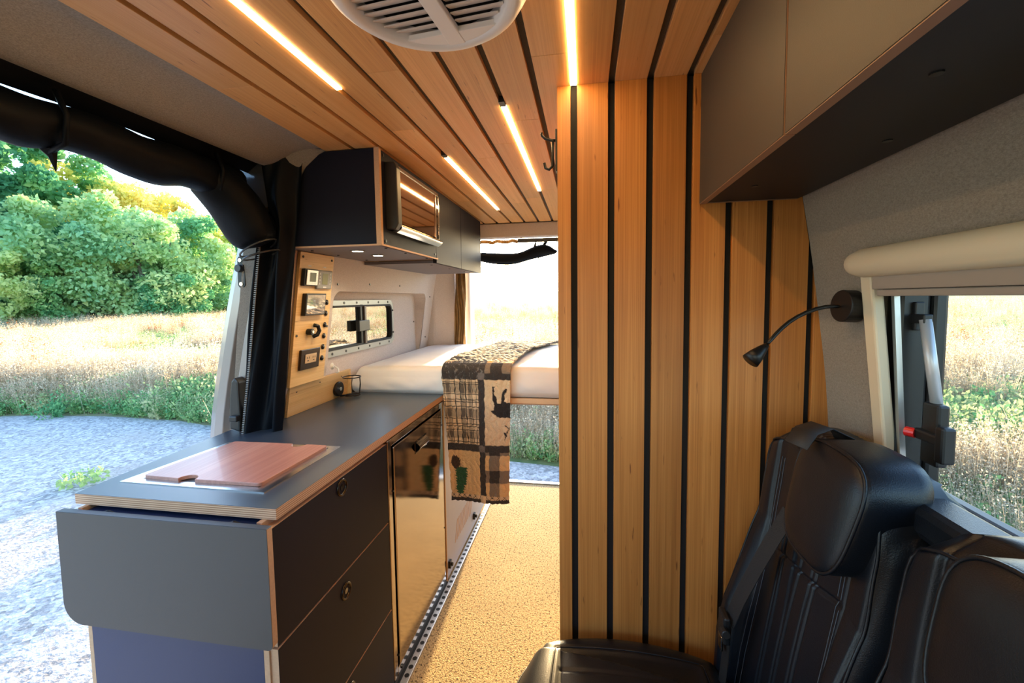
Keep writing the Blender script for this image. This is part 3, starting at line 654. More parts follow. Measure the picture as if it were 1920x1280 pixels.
def qcol(px, py):
    h = (px+.45*py) % 7 < 1
    if py < 240:     # patchwork running back over the mattress
        k = int((240-py)//110); qx = px
        if qx < 300: base = DK if k % 2 == 0 else CRM
        else: base = CRM if k % 2 == 0 else DK
        if 370 < px < 412 or (240-py) % 110 < 22: base = DK
        elif base == CRM and ((px//28) % 2 or (py//24) % 2): base = MID
        return base
    if py < 400 and px < 412:
        if 370 < px and py > 358: return GR
        w = abs(math.sin(px*.085+1.8*math.sin(py*.07)) - math.sin(py*.09+1.5*math.sin(px*.05)))
        if px < 185 and py < 300 and abs(math.sin(math.atan2(py-265, px-150)*5)) > .8 and math.hypot(px-150, py-265) < 34: return CRM
        return (.16, .15, .14) if w < .09 else DK
    if px >= 412 and py < 400:
        if py > 360: return DK
        cA = (448 < px < 528); rA = (290 < py < 360)
        return DK if cA and rA else (MID if (cA or rA) else (.8, .5, .16))
    if 370 <= px < 412:
        if 840 <= py < 886: return GR
        return DK if py < 1180 else CRM
    if 836 <= py < 884: return DK
    if py >= 1180:
        if py > 1207: return DK
        return DK if (abs(((px+py*1.1) % 46)-23) < 3 or abs(((px-py*1.1) % 46)-23) < 3) else CRM
    if px < 370 and py < 836:
        c = CRM; a = 0
        if 430 < py < 490 or 597 < py < 655 or 752 < py < 800: a += .5
        if 140 < px < 168 or 243 < px < 272 or 296 < px < 322: a += .5
        c = lerp(CRM, DK, min(.9, a*.95)) if a < .9 else lerp(CRM, DK, .88)
        for q in (132, 172, 206, 243, 282, 328, 356):
            if abs(px-q) < 2.4: return (.01, .01, .01)
        for q in (420, 427, 500, 535, 552, 582, 665, 700, 715, 742, 822):
            if abs(py-q) < 2.4: return (.01, .01, .01)
        return c
    if px >= 412 and py < 836:
        if inpoly(px, py, moose) or any(inpoly(px, py, a) for a in ant): return (.015, .012, .012)
        return CRM
    if px < 370:
        if math.hypot((px-170)/40, (py-968)/44) < 1+.12*math.sin(px*1.3+py): return (.035, .018, .012) if (int(px/7)+int(py/7)) % 2 else (.07, .035, .02)
        if inpoly(px, py, pine): return (.012, .075, .028) if (px+py) % 11 > 3 else (.03, .14, .05)
        return (.74, .48, .22)
    cA = (440 < px < 518); rA = (1008 < py < 1092) or py < 905
    return DK if cA and rA else (MID if (cA or rA) else (.74, .48, .22))
def quilt():
    me = bpy.data.meshes.new('quilt'); NU, NV = 130, 480
    LH = 1.02; L0 = .663   # total top run; hanging run (m)
    vs = []; cols = []
    R = .04
    for j in range(NV+1):
        d = -1.12+(1.12+.672)*j/NV          # distance from the crest, negative over the mattress
        for i in range(NU+1):
            s = i/NU; px = 118+470*s; py = 275+d*1425
            w = .0035*noise.noise(Vector((s*5, d*14, 3)))+.0022*math.sin(s*60+2*math.sin(d*70))*math.sin(d*62+1.5*math.sin(s*20))
            drop = 0
            if d < 0:
                x = -.664+.330*s+ (-d)*(.06+.12*max(0, -d-.2)); y = my0+.036-d; z = mz1+.016+.010*math.sin(PI*min(1, (-d)/1.0))*0+w
                z += .012*max(0, math.sin(-d*9+s*4))*(1-math.exp(-(-d)*4)) + .011*math.sin(PI*max(0,min(1,(y-my0)/(my1-my0))))
                if -d < .05: pass
                y2 = y
            else:
                a = min(d/(R*PI/2), 1)*PI/2
                y = my0+.036-R*math.sin(a)-.022*math.sin(a)+w-.006*s; z = mz1+.016-R*(1-math.cos(a))-max(0, d-R*PI/2)
                x = -.664+.330*s+.0 - .012*math.sin(d*3)*(1-s)*0
                hang = max(0, d-.06)
                x += .028*hang/.6*(1-s)*1.3 -.012*hang*s/.6*1.2; y += .012*math.sin(s*5+1)*min(1, hang*3)-.008*hang
                z += .02*hang*s*.8
            if d < -1.02: z -= (-d-1.02)*.3
            vs.append((x, y, z)); cols.append((*qcol(px, py), 1))
    fs = [(j*(NU+1)+i, j*(NU+1)+i+1, (j+1)*(NU+1)+i+1, (j+1)*(NU+1)+i) for j in range(NV) for i in range(NU)]
    me.from_pydata(vs, [], fs); ca = me.color_attributes.new('print', 'FLOAT_COLOR', 'POINT'); ca.data.foreach_set('color', [c for q in cols for c in q])
    m = bpy.data.materials.new('quilt_print'); m.use_nodes = True; nt = m.node_tree; p = nt.nodes['Principled BSDF']
    a = nt.nodes.new('ShaderNodeAttribute'); a.attribute_name = 'print'; nt.links.new(a.outputs[0], p.inputs['Base Color']); p.inputs['Roughness'].default_value = .9; p.inputs['Sheen Weight'].default_value = .15
    n = nt.nodes.new('ShaderNodeTexNoise'); n.inputs['Scale'].default_value = 70; tc = nt.nodes.new('ShaderNodeTexCoord'); nt.links.new(tc.outputs['Object'], n.inputs['Vector'])
    wv = nt.nodes.new('ShaderNodeTexVoronoi'); wv.inputs['Scale'].default_value = 38; wv.feature = 'DISTANCE_TO_EDGE'
    mxv = nt.nodes.new('ShaderNodeMix'); mxv.data_type = 'VECTOR'; mxv.inputs[0].default_value = .03; nt.links.new(tc.outputs['Object'], mxv.inputs[4]); nt.links.new(n.outputs['Color'], mxv.inputs[5]); nt.links.new(mxv.outputs[1], wv.inputs['Vector'])
    mr = nt.nodes.new('ShaderNodeMapRange'); mr.inputs[2].default_value = .12; nt.links.new(wv.outputs['Distance'], mr.inputs[0])
    b = nt.nodes.new('ShaderNodeBump'); b.inputs['Strength'].default_value = .6; b.inputs['Distance'].default_value = .003; nt.links.new(mr.outputs[0], b.inputs['Height']); nt.links.new(b.outputs[0], p.inputs['Normal'])
    me.materials.append(m); o = put('quilt', me, None, smooth=True)
    q = o.modifiers.new('thick', 'SOLIDIFY'); q.thickness = .008; q.offset = -1
    return tag(o, 'patchwork quilt with plaid, moose and pine prints hanging over the bed edge', 'quilt')
quilt()
# ------------------------------------------------------------ rear: curtain strip, rolled screen, hook
cu = MB()
def cur(u, v):
    z = 1.0+.80*v; x = -.935+.085*u+.010*(1-v)*0; y = 3.02-.02*u+.012*math.sin(u*14+2*math.sin(z*9))+.006*noise.noise(Vector((u*8, z*9, 0)))
    return (x+.02*(v-.5), y, z)
cu.grid(cur, 24, 60); o = cu.build('side_curtain', bronze, None, smooth=True, fix=False); tag(o, 'crumpled bronze curtain strip hanging at the left of the rear opening', 'curtain')
cu = MB(); cu.grid(lambda u, v: (-.82+.36*u, 2.985+.012*math.sin(u*40), 1.80-.024*v+.004*math.sin(u*23)), 60, 4)
o = cu.build('curtain_top', bronze, None, smooth=True, fix=False); tag(o, 'bronze gathered fabric strip under the rear header', 'curtain')
struct(MB().box(-.46, .35, 2.97, 2.995, 1.778, 1.803).build('trim_8', blackP))
sc = empty('rolled_rear_screen', (-.5, 3.05, 1.7), 'rolled dark bug screen slung under the rear header', 'screen')
mb = MB(); rp = [(-.78, 1.70), (-.70, 1.685), (-.60, 1.672), (-.50, 1.670), (-.42, 1.69), (-.36, 1.715), (-.30, 1.73), (-.25, 1.725), (-.21, 1.715), (-.19, 1.72)]
mb.tube([(x, 3.06, z) for x, z in rp], [.034, .04, .042, .038, .038, .046, .05, .038, .02, .008], 14)
for i, v_ in enumerate(mb.v):
    v_ = Vector(v_); mb.v[i] = tuple(v_+Vector((0, 0, .010*noise.noise(v_*22))))
mb.build('roll', screenF, sc, smooth=True, sub=1)
mb = MB(); mb.tube([(-.34, 3.05, 1.79), (-.352, 3.05, 1.75), (-.33, 3.05, 1.70), (-.315, 3.05, 1.64)], [.004, .012, .006, .003], 6); mb.tube([(-.27, 3.06, 1.79), (-.285, 3.05, 1.76), (-.27, 3.05, 1.73)], .012, 6)
mb.tube([(-.785, 3.05, 1.70), (-.775, 3.05, 1.66), (-.78, 3.05, 1.62)], [.006, .004, .002], 6)
mb.tube([(-.185+.010*math.cos(a), 3.05, 1.765+.028*math.sin(a)) for a in np.linspace(0, 2*PI, 13)[:-1]], .004, 6, closed=True); mb.tube([(-.185, 3.05, 1.738), (-.165, 3.05, 1.70), (-.13, 3.05, 1.68)], .004, 6)
mb.build('strap', screenF, sc, smooth=True)
# rear door edge seen at the left of the opening
dd = empty('rear_door', (-.93, 3.3, 1.0), 'open white rear van door standing at the left of the rear opening', 'door')
MB().box(-.905, -.86, 3.16, 3.30, -.1, 1.70).build('door_edge', mat('white_paint', (.7, .68, .66), .3, coat=.4), dd, bev=.015)
# coat hook
hk = empty('coat_hook', (-.07, .985, 1.75), 'black double coat hook on the edge of the slatted partition near the ceiling', 'hook')
MB().box(-.071, -.066, 1.076, 1.098, 1.70, 1.80).build('back_plate', blackM, hk, bev=.001)
mb = MB(); xh, yh = -.071, 1.087
mb.tube([(xh, yh, 1.776), (xh-.010, yh, 1.777), (xh-.026, yh, 1.783), (xh-.033, yh, 1.790), (xh-.034, yh, 1.797)], .0035, 8)
mb.tube([(xh-.006, yh, 1.777), (xh-.007, yh, 1.74), (xh-.008, yh, 1.715), (xh-.016, yh, 1.707), (xh-.025, yh, 1.711), (xh-.028, yh, 1.724)], .0035, 8)
mb.build('hook', blackM, hk, smooth=True)

# ------------------------------------------------------------ right overhead cabinet
rcx = .262
ru = empty('overhead_locker', (.36, .2, 1.60), 'long dark overhead locker above the bench and side window', 'cabinet')
MB().box(rcx+.014, .47, -1.25, 1.072, 1.605, 1.618).build('bottom_panel', lamB, ru)
MB().box(rcx+.016, .45, -1.25, 1.07, 1.618, 1.895).build('carcass', lamB, ru)
MB().box(rcx+.0135, .468, 1.0685, 1.0735, 1.604, 1.609).build('edge_strip', mat('brown_ply', (.30, .16, .09), .5), ru)
bp_ = bpy.data.materials['brown_ply']; doorm = mat('taupe_grey_laminate', (.045, .038, .032), .5, bump=.12, bscale=900)
for y0, y1 in ((.642, 1.070), (.155, .638), (-.33, .151), (-.82, -.334)):
    d = MB(); d.box(rcx, rcx+.0135, y0, y1, 1.602, 1.893, 1); d.build('door', [doorm, bp_], ru)
    MB().box(rcx-.0008, rcx, y0+.0012, y1-.0012, 1.6035, 1.892).build('door', doorm, ru)
for x, y in ((.33, .93), (.42, .70), (.34, .50)): MB().cyl((x, y, 1.6035), (0, 0, 1), .006, .002, 10).build('screw', blackM, ru)

# ------------------------------------------------------------ big right window
w2 = empty('window_2', (.56, .4, 1.25), None, None, kind='structure')
def wr_(z): return ip(profR, z)
mb = MB()   # cream side rail
mb.add([(x+dx, y, z) for z, x in ((1.03, .553), (1.435, .508)) for (dx, y) in ((-.006, .900), (-.006, .868), (.014, .868), (.014, .900))], [(0, 1, 5, 4), (1, 2, 6, 5), (2, 3, 7, 6), (3, 0, 4, 7), (0, 3, 2, 1), (4, 5, 6, 7)]); mb.build('side_rail', cream, w2, bev=.004)
mb = MB(); mb.tube([(.500, y, 1.446) for y in (.918, .905, .88, -.3)], [.012, .021, .026, .026], 20); mb.build('shade_housing', cream, w2, smooth=True)
MB().prism([(.500, 1.398), (.545, 1.398), (.545, 1.425), (.500, 1.425)], .858, -.3).prism([(.506, 1.386), (.550, 1.386), (.550, 1.3975), (.506, 1.3975)], .855, -.3).build('shade', mat('folded_shade_cloth', (.36, .30, .25), .8), w2, bev=.002)
mb = MB()
mb.add([(x, y, z) for z, x in ((1.0, .565), (1.40, .535)) for (x, y) in ((x, .866), (x, .858), (x+.009, .858), (x+.009, .866))], [(0, 1, 5, 4), (1, 2, 6, 5), (2, 3, 7, 6), (3, 0, 4, 7)]); mb.build('inner_frame', alu, w2)
mb = MB()
mb.box(.552, .60, .866, .904, .99, 1.452).box(.60, .625, .862, .975, 1.0, 1.46).box(.56, .63, .915, .975, 1.0, 1.46).box(.60, .625, -.35, .975, .99, 1.045).box(.60, .625, -.35, .975, 1.425, 1.46); mb.build('outer_frame', blackP, w2, bev=.006)
MB().box(.629, .633, -.35, .90, 1.0, 1.45).build('pane', glassC, w2)
MB().tube([(.575, .842, 1.345), (.585, .822, 1.20)], .0085, 12).build('stay_arm', mat('silver_tube', (.55, .57, .6), .35, .3), w2, smooth=True)
MB().box(.570, .585, .858, .885, 1.325, 1.375).box(.568, .582, .835, .868, 1.338, 1.354).build('hinge', blackP, w2, bev=.002)
MB().box(.572, .590, .800, .836, 1.10, 1.205).box(.560, .58, .772, .790, 1.115, 1.175).box(.562, .580, .775, .84, 1.140, 1.158).build('handle', blackP, w2, bev=.004)
MB().cyl((.558, .848, 1.148), (.6, -1, 0), .0085, .014, 14).build('release_button', redP, w2)
for z in (1.362, 1.332): MB().cyl((.568, .872, z), (1, 0, 0), .004, .003, 8).build('screw', chrome, w2)
# reading lamp
rl = empty('reading_lamp', (.50, .93, 1.365), 'black gooseneck reading lamp mounted on the fabric wall beside the window', 'lamp')
MB().cyl((.518, .930, 1.366), (-1, -.12, .05), .031, .030, 32).build('mounting_base', blackM, rl, bev=.002)
mb = MB(); P0 = [Vector(p) for p in ((.49, .926, 1.366), (.465, .93, 1.368), (.43, .93, 1.357), (.395, .925, 1.337), (.368, .915, 1.312), (.350, .905, 1.293))]
mb.tube(P0, .0042, 10); mb.build('gooseneck', blackM, rl, smooth=True, sub=1)
d = (Vector((.322, .895, 1.268))-P0[-1]).normalized()
MB().tube([P0[-1], P0[-1]+d*.012, P0[-1]+d*.030, P0[-1]+d*.046], [.005, .009, .014, .0165], 20).build('lamp_head', blackM, rl, smooth=True)

# ------------------------------------------------------------ door opening at left: rolled screen, side screen, sliding door
hs = empty('rolled_door_screen', (-1.1, .5, 1.8), 'black insect screen rolled up along the top of the side door opening', 'screen')
mb = MB()
def band(u, v):
    y = -.6+1.97*v; e = 0
    x = -1.03-.065*u; z = 1.866-.053*u+.0025*math.sin(y*17)*u
    return (x, y, z-.05*e*e*u*0)
mb.grid(band, 6, 80); mb.build('upper_band', screenF, hs, smooth=True, fix=False)
mb = MB(); pts = []; rs = []
for k in range(90):
    y = -.6+1.83*k/89; g = .010*math.sin(y*7.5)+.006*math.sin(y*19)
    sl_ = .0045*(math.exp(-((y-.70)/.07)**2)+math.exp(-((y-.93)/.07)**2)); g = .35*g; rr_ = .051+.003*math.sin(y*13+1)
    pts.append((-1.10+.006*math.sin(y*9), y, 1.8165-rr_-2.4*sl_+g*0)); rs.append(rr_-sl_*.2)
mb.tube(pts, rs, 18)
for i, v_ in enumerate(mb.v):
    v_ = Vector(v_); mb.v[i] = tuple(v_+Vector((0, 0, 1))*(.016 if v_.z < 1.75 else .003)*noise.noise(v_*11)+Vector((1, 0, 0))*.006*noise.noise(v_*17+Vector((3, 0, 0))))
mb.build('roll', screenF, hs, smooth=True)
for y in (-.2, .35, .735, 1.12):
    mb = MB(); mb.tube([(-1.06, y, 1.825), (-1.041, y+.003, 1.775), (-1.055, y+.006, 1.72), (-1.10, y+.006, 1.706)], .006, 6); mb.build('strap', screenF, hs, smooth=True)
mb = MB(); mb.tube([(-1.10, .742, 1.715), (-1.10, .748, 1.70), (-1.10, .752, 1.67)], [.016, .008, .001], 6); mb.build('strap_tail', screenF, hs)
# drooping zipped end of the roll
mb = MB(); nseg = 12
pth = [Vector((-1.11, 1.10, 1.77)), Vector((-1.105, 1.16, 1.75)), Vector((-1.085, 1.215, 1.69)), Vector((-1.062, 1.24, 1.62)), Vector((-1.045, 1.25, 1.565))]
mb.tube(pth, [.055, .070, .076, .070, .062], 24)
for i, v_ in enumerate(mb.v):
    v_ = Vector(v_); mb.v[i] = tuple(v_+Vector((1, 1, 1))*.008*noise.noise(v_*19))
mb.build('drooping_end', screenF, hs, smooth=True, sub=1)
mb = MB(); c0 = pth[-1]; dz_ = (pth[-1]-pth[-2]).normalized(); u = dz_.cross(Vector((1, 0, 0))).normalized(); w = dz_.cross(u)
mb.tube([c0+(u*math.cos(a)+w*math.sin(a))*.058+dz_*(.010*math.sin(a)) for a in np.linspace(0, 2*PI, 41)[:-1]], .003, 6, closed=True)
mb.tube([c0+(u*math.cos(a)*.062+w*math.sin(a)*.05)+dz_*.024 for a in np.linspace(0, 2*PI, 41)[:-1]], .003, 6, closed=True)
mb.build('zip', mat('zip_teeth', (.03, .03, .03), .3), hs)
# side screen hanging with zipper
ss = empty('side_screen', (-1.14, 1.33, .95), 'black insect screen curtain with zip hanging down the rear side of the door opening', 'screen')
mb = MB()
def ss0(x): x = max(0, min(1, x)); return x*x*(3-2*x)
def sscr(u, v):
    z = .935+.94*v; top = max(0, (z-1.60)/.25)
    kk = .12*ss0((z-1.62)/.16); x = -1.172+.173*(z-.956)-kk + (.126-.06*(z-.98)+kk)*u
    y = 1.285+.02*math.sin(u*9+z*3)+.008*math.sin(u*20-z*6)+.04*u
    if v > .86: x = x
    return (x, y, z)
mb.grid(sscr, 30, 50); mb.build('fabric', screenF, ss, smooth=True, fix=False)
mb = MB(); mb.tube([Vector(sscr(.12, t))+Vector((0, -.006, 0)) for t in np.linspace(0, .8, 40)], .0025, 6); mb.build('zip', bpy.data.materials['zip_teeth'], ss)
tooth = MB().box(-.004, .004, -.001, .002, -.0012, .0012).mesh('zip_tooth', greyP)
for k in range(120):
    o = put('zip_tooth', tooth, ss); o.matrix_parent_inverse = Matrix.Identity(4); o.location = Vector(sscr(.12, .8*k/119))+Vector((0, -.010, 0))-ss.location
mb = MB(); mb.grid(lambda u, v: (-1.15+.10*u+.02*v, 1.272+.012*u, 1.87-.24*v*(1-.3*u)+.01*noise.noise(Vector((u*6, v*6, 1)))), 10, 10); mb.build('corner_flap', mat('shiny_black_film', (.05, .055, .065), .15, .2, bump=1, bscale=25), ss, smooth=True, fix=False)
# sliding door edge
sl = empty('sliding_door', (-1.3, 1.4, -.1), 'open grey sliding van door with latch and black handle beside the door opening', 'door')
def dx(z): return -1.325+.155*((z-.9)/.75)**1.25 if z > .9 else -1.325
secs = [(0, 0), (.028, -.012), (.060, -.012), (.070, .012), (.084, .014), (.092, -.004), (.120, -.004), (.128, .03), (.128, .22), (-.004, .25), (-.012, .02)]
mb = MB(); zs = [-.25, .3, .8, .9, 1.0, 1.1, 1.2, 1.3, 1.4, 1.5, 1.58, 1.64, 1.69, 1.72]
vs = []
for z in zs:
    k = 1 if z < 1.6 else 1-((z-1.6)/.13)**2*.45
    for a, b_ in secs: vs.append((dx(min(z, 1.72))+a*k+(.03*(1-k)), 1.300+b_+(z-.9)*.035, z))
ns = len(secs); fs = [(i*ns+j, i*ns+(j+1) % ns, (i+1)*ns+(j+1) % ns, (i+1)*ns+j) for i in range(len(zs)-1) for j in range(ns)] + [tuple((len(zs)-1)*ns+j for j in range(ns))]
mb.add(vs, fs); mb.build('door_edge', paint, sl, bev=.003)
MB().box(-1.36, -1.325, 1.50, 2.75, -.25, 1.02).box(-1.34, -1.30, 1.5, 2.75, 1.5, 1.75).build('door_skin', paint, sl, bev=.01)
MB().box(-1.335, -1.33, 1.5, 2.75, 1.02, 1.5).build('door_glass', glassT, sl)
def dp(z, a): return Vector((dx(z)+a, 1.288+(z-.9)*.035, z))
mb = MB(); q = dp(1.50, .045); mb.prism(rrect2 := [(q.x+a, q.z+b_) for a, b_ in [(-.014, -.052), (-.008, -.06), (.008, -.06), (.014, -.052), (.016, .038), (.008, .046), (-.006, .046), (-.012, .038)]], q.y-.006, q.y+.01); mb.build('latch_plate', blackM, sl, bev=.001)
MB().cyl((q.x+.001, q.y-.006, 1.505), (0, -1, 0), .013, .016, 20).box(q.x-.012, q.x+.014, q.y-.012, q.y-.004, 1.496, 1.518).build('latch', blackP, sl, bev=.002)
for z in (1.533, 1.452): MB().cyl((q.x, q.y-.006, z), (0, -1, 0), .0065, .003, 12).build('bolt', chrome, sl)
q = dp(1.07, .115)
mb = MB(); mb.prism([(q.x-.022, .955), (q.x+.018, .945), (q.x+.022, 1.0), (q.x+.022, 1.12), (q.x+.008, 1.135), (q.x-.006, 1.12), (q.x-.016, 1.06)], q.y-.03, q.y+.01); h = mb.build('handle', blackP, sl, bev=.006)
MB().box(q.x-.006, q.x+.024, q.y-.048, q.y-.028, .985, 1.005).build('handle_lever', blackP, h, bev=.004)

# ------------------------------------------------------------ bench seat
bench = empty('bench_seat', (.3, .6, 0), 'black leather bench seat with two headrests along the window wall', 'bench seat')
def prof(tbl, z):
    for (a, b), (c, d) in zip(tbl, tbl[1:]):
        if z <= c: return b+(d-b)*(z-a)/(c-a)
    return tbl[-1][1]
cen = [(.44, .325), (.52, .330), (.62, .345), (.75, .368), (.88, .392), (1.0, .410), (1.08, .418), (1.13, .428)]
bol = [(.44, .300), (.52, .300), (.616, .303), (.697, .318), (.832, .366), (.909, .392), (1.0, .405), (1.08, .416), (1.13, .428)]
def ss_(x): x = max(0, min(1, x)); return x*x*(3-2*x)
def seatback(y0, y1, label, mirror=False):
    W_ = y1-y0; ztop = 1.118; NU, NV = 190, 230; zb = .44
    def surf(u, v):
        s = 2*u-1                      # -1 near camera .. +1 far side
        # outline taper: shoulders round off towards the top
        z = zb+(ztop-zb)*v
        rr = max(0, (v-.86)/.14)
        wid = W_/2*(1-.10*rr*rr-.07*ss_((v-.45)/.4))
        y = (y0+y1)/2+s*wid+ (.02*ss_((v-.45)/.4) if s > 0 else 0)
        zc = z-.045*abs(s)**6*max(0, (v-.6)/.4)
        xc = prof(cen, z); xb = prof(bol, z)
        e = abs(s)
        k = ss_((e-.52)/.26)*(1-ss_((e-.86)/.14)*.85)
        x = xc+(xb-xc-.004)*k
        x += .030*ss_((e-.90)/.10)
        inner = min((.62-e)/.62, 1)
        if e < .62: x -= .010*ss_(inner*1.6)*math.sin(PI*min(1, max(0, (z-.5)/.62)))   # padding bulge
        # grooves: seam round the insert, vertical channels, cross seam
        def g(dist, w=.006, dep=.0055): return dep*math.exp(-(dist/w)**2)
        ye = s*wid
        hw = .62*W_/2
        x += g(abs(ye)-hw, .004, .006)
        x += g(abs(ye)-.86*W_/2, .003, .004)
        if abs(ye) < hw-.006:
            for c in (-.060, -.048, -.012, 0, .036, .048):
                x += g(ye-c, .0025, .0035)
            x += g(z-.885+.15*ye, .003, .006)
        top_ = ss_((v-.93)/.07)
        x += .028*top_*top_
        return (x, y, zc)
    mb = MB(); mb.grid(surf, NU, NV)
    vs = mb.v; n = NV+1
    # side walls and back
    ring = [i for i in range(0, n)] + [k*n+NV for k in range(1, NU+1)] + [NU*n+j for j in range(NV-1, -1, -1)]
    base = len(vs)
    for i in ring:
        x, y, z = vs[i]; mb.v.append((max(x+.06, .49+.0*(z)), y, z if z < 1.08 else z-.0))
    for a in range(len(ring)-1): mb.f.append((ring[a], ring[a+1], base+a+1, base+a)); mb.mi.append(0)
    mb.f.append(tuple(base+a for a in range(len(ring)))); mb.mi.append(0)
    r = mb.build('backrest', leather, bench, smooth=True); r['label'] = label
    # piping along the outer silhouette
    P1 = [Vector(surf(.955 if True else u, v))+Vector((-.002, 0, 0)) for v in np.linspace(.02, .955, 50)]
    P2 = [Vector(surf(u, .955))+Vector((-.003, 0, .001)) for u in np.linspace(.955, .045, 40)]
    P3 = [Vector(surf(.045, v))+Vector((-.002, 0, 0)) for v in np.linspace(.955, .02, 50)]
    MB().tube(P1+P2[1:-1]+P3, .0024, 6).build('piping', leather, r, smooth=True)
    for e0 in (.80, .775, .20, .225):     # twin stitching lines beside the insert seam
        MB().tube([Vector(surf(e0, v))+Vector((-.0003, 0, 0)) for v in np.linspace(.05, .9, 60)], .0007, 4).build('stitching', thread, r)
    return r, surf
def headrest(r, yc, w, zc, h, xf, depth):
    # shaped pillow: rounded trapezoid front, with depth
    mb = MB(); NU = 40; 
    def sec(a, k, x):
        n_ = 3.4; c, s = math.cos(a), math.sin(a)
        yy = math.copysign(abs(c)**(2/n_), c)*w/2; zz = math.copysign(abs(s)**(2/n_), s)*h/2
        yy *= (1+.10*zz/(h/2)); return (x, yc+yy*k, zc+zz*k)
    prof_ = [(.0001, -.010), (.35, -.0095), (.65, -.007), (.86, -.002), (.95, .003), (.985, .008), (1.0, .014), (1.0, depth*.4), (1.0, depth*.75), (.97, depth*.92), (.88, depth), (.0001, depth+.003)]
    vs = []; 
    for k, d_ in prof_:
        for j in range(NU): 
            a = 2*PI*j/NU; p = sec(a, k, xf+d_+ .045*((sec(a, k, 0)[2]-zc)/h)); vs.append(p)
    fs = [(i*NU+j, i*NU+(j+1) % NU, (i+1)*NU+(j+1) % NU, (i+1)*NU+j) for i in range(len(prof_)-1) for j in range(NU)]
    mb.add(vs, fs); o = mb.build('headrest', leather, r, smooth=True)
    pts = [Vector(sec(2*PI*j/60, .985, xf+.008+.045*((sec(2*PI*j/60, .985, 0)[2]-zc)/h)))+Vector((-.002, 0, 0)) for j in range(60)]
    MB().tube(pts, .0028, 6, closed=True).build('headrest_piping', leather, r, smooth=True)
rA, sA = seatback(.628, 1.045, 'far backrest beside the slatted partition')
headrest(rA, .757, .185, 1.048, .190, .372, .10)
rB, sB = seatback(.205, .622, 'backrest nearest the camera')
headrest(rB, .418, .205, 1.035, .19, .372, .10)
for y, rr in ((.757, rA), (.425, rB)):
    MB().tube([(.425, y-.03, 1.04), (.455, y-.03, 1.12), (.47, y-.03, 1.10)], .006, 8).build('headrest_post', blackM, rr)
# rear shelf of the seat top
o = MB().box(.452, .515, -.30, 1.04, 1.05, 1.098).build('seat_back_shelf', leather, bench, bev=.012)
# belt
sb = empty('seat_belt', (.38, .93, .7), 'black seat belt with metal tongue hanging on the far seat back', 'seat belt')
def ribbon(pts, w, wd, th=.0015):
    mb = MB(); pts = [Vector(p) for p in pts]; wd = Vector(wd).normalized(); vs = []
    for i, p in enumerate(pts):
        d_ = (pts[min(i+1, len(pts)-1)]-pts[max(i-1, 0)]).normalized(); nn = d_.cross(wd).normalized()
        for a, b_ in ((-w/2, -th/2), (w/2, -th/2), (w/2, th/2), (-w/2, th/2)): vs.append(p+wd*a+nn*b_)
    fs = [(i*4+j, i*4+(j+1) % 4, (i+1)*4+(j+1) % 4, (i+1)*4+j) for i in range(len(pts)-1) for j in range(4)]+[(0, 1, 2, 3), tuple(len(pts)*4-4+j for j in range(4))]
    return mb.add(vs, fs)
ribbon([(.372, .845, .985), (.360, .868, .93), (.340, .895, .85), (.318, .915, .77), (.302, .930, .70)], .036, (-.1, 1, .35)).build('webbing', beltM, sb)
ribbon([(.300, .930, .70), (.297, .935, .62), (.290, .945, .50)], .030, (-.1, 1, .3)).build('webbing', beltM, sb)
ribbon([(.36, .80, 1.13), (.39, .83, 1.148), (.43, .86, 1.150), (.47, .87, 1.13), (.49, .87, 1.09)], .050, (-.3, 1, 0)).build('webbing', beltM, sb, smooth=True)
MB().box(.286, .300, .915, .955, .655, .715).build('tongue_cover', blackP, sb, bev=.004); MB().box(.285, .290, .927, .948, .632, .664).build('tongue', chrome, sb, bev=.001)
MB().cyl((.285, .915, .69), (0, -1, .2), .009, .02, 12).build('latch_button', blackP, sb, bev=.002)
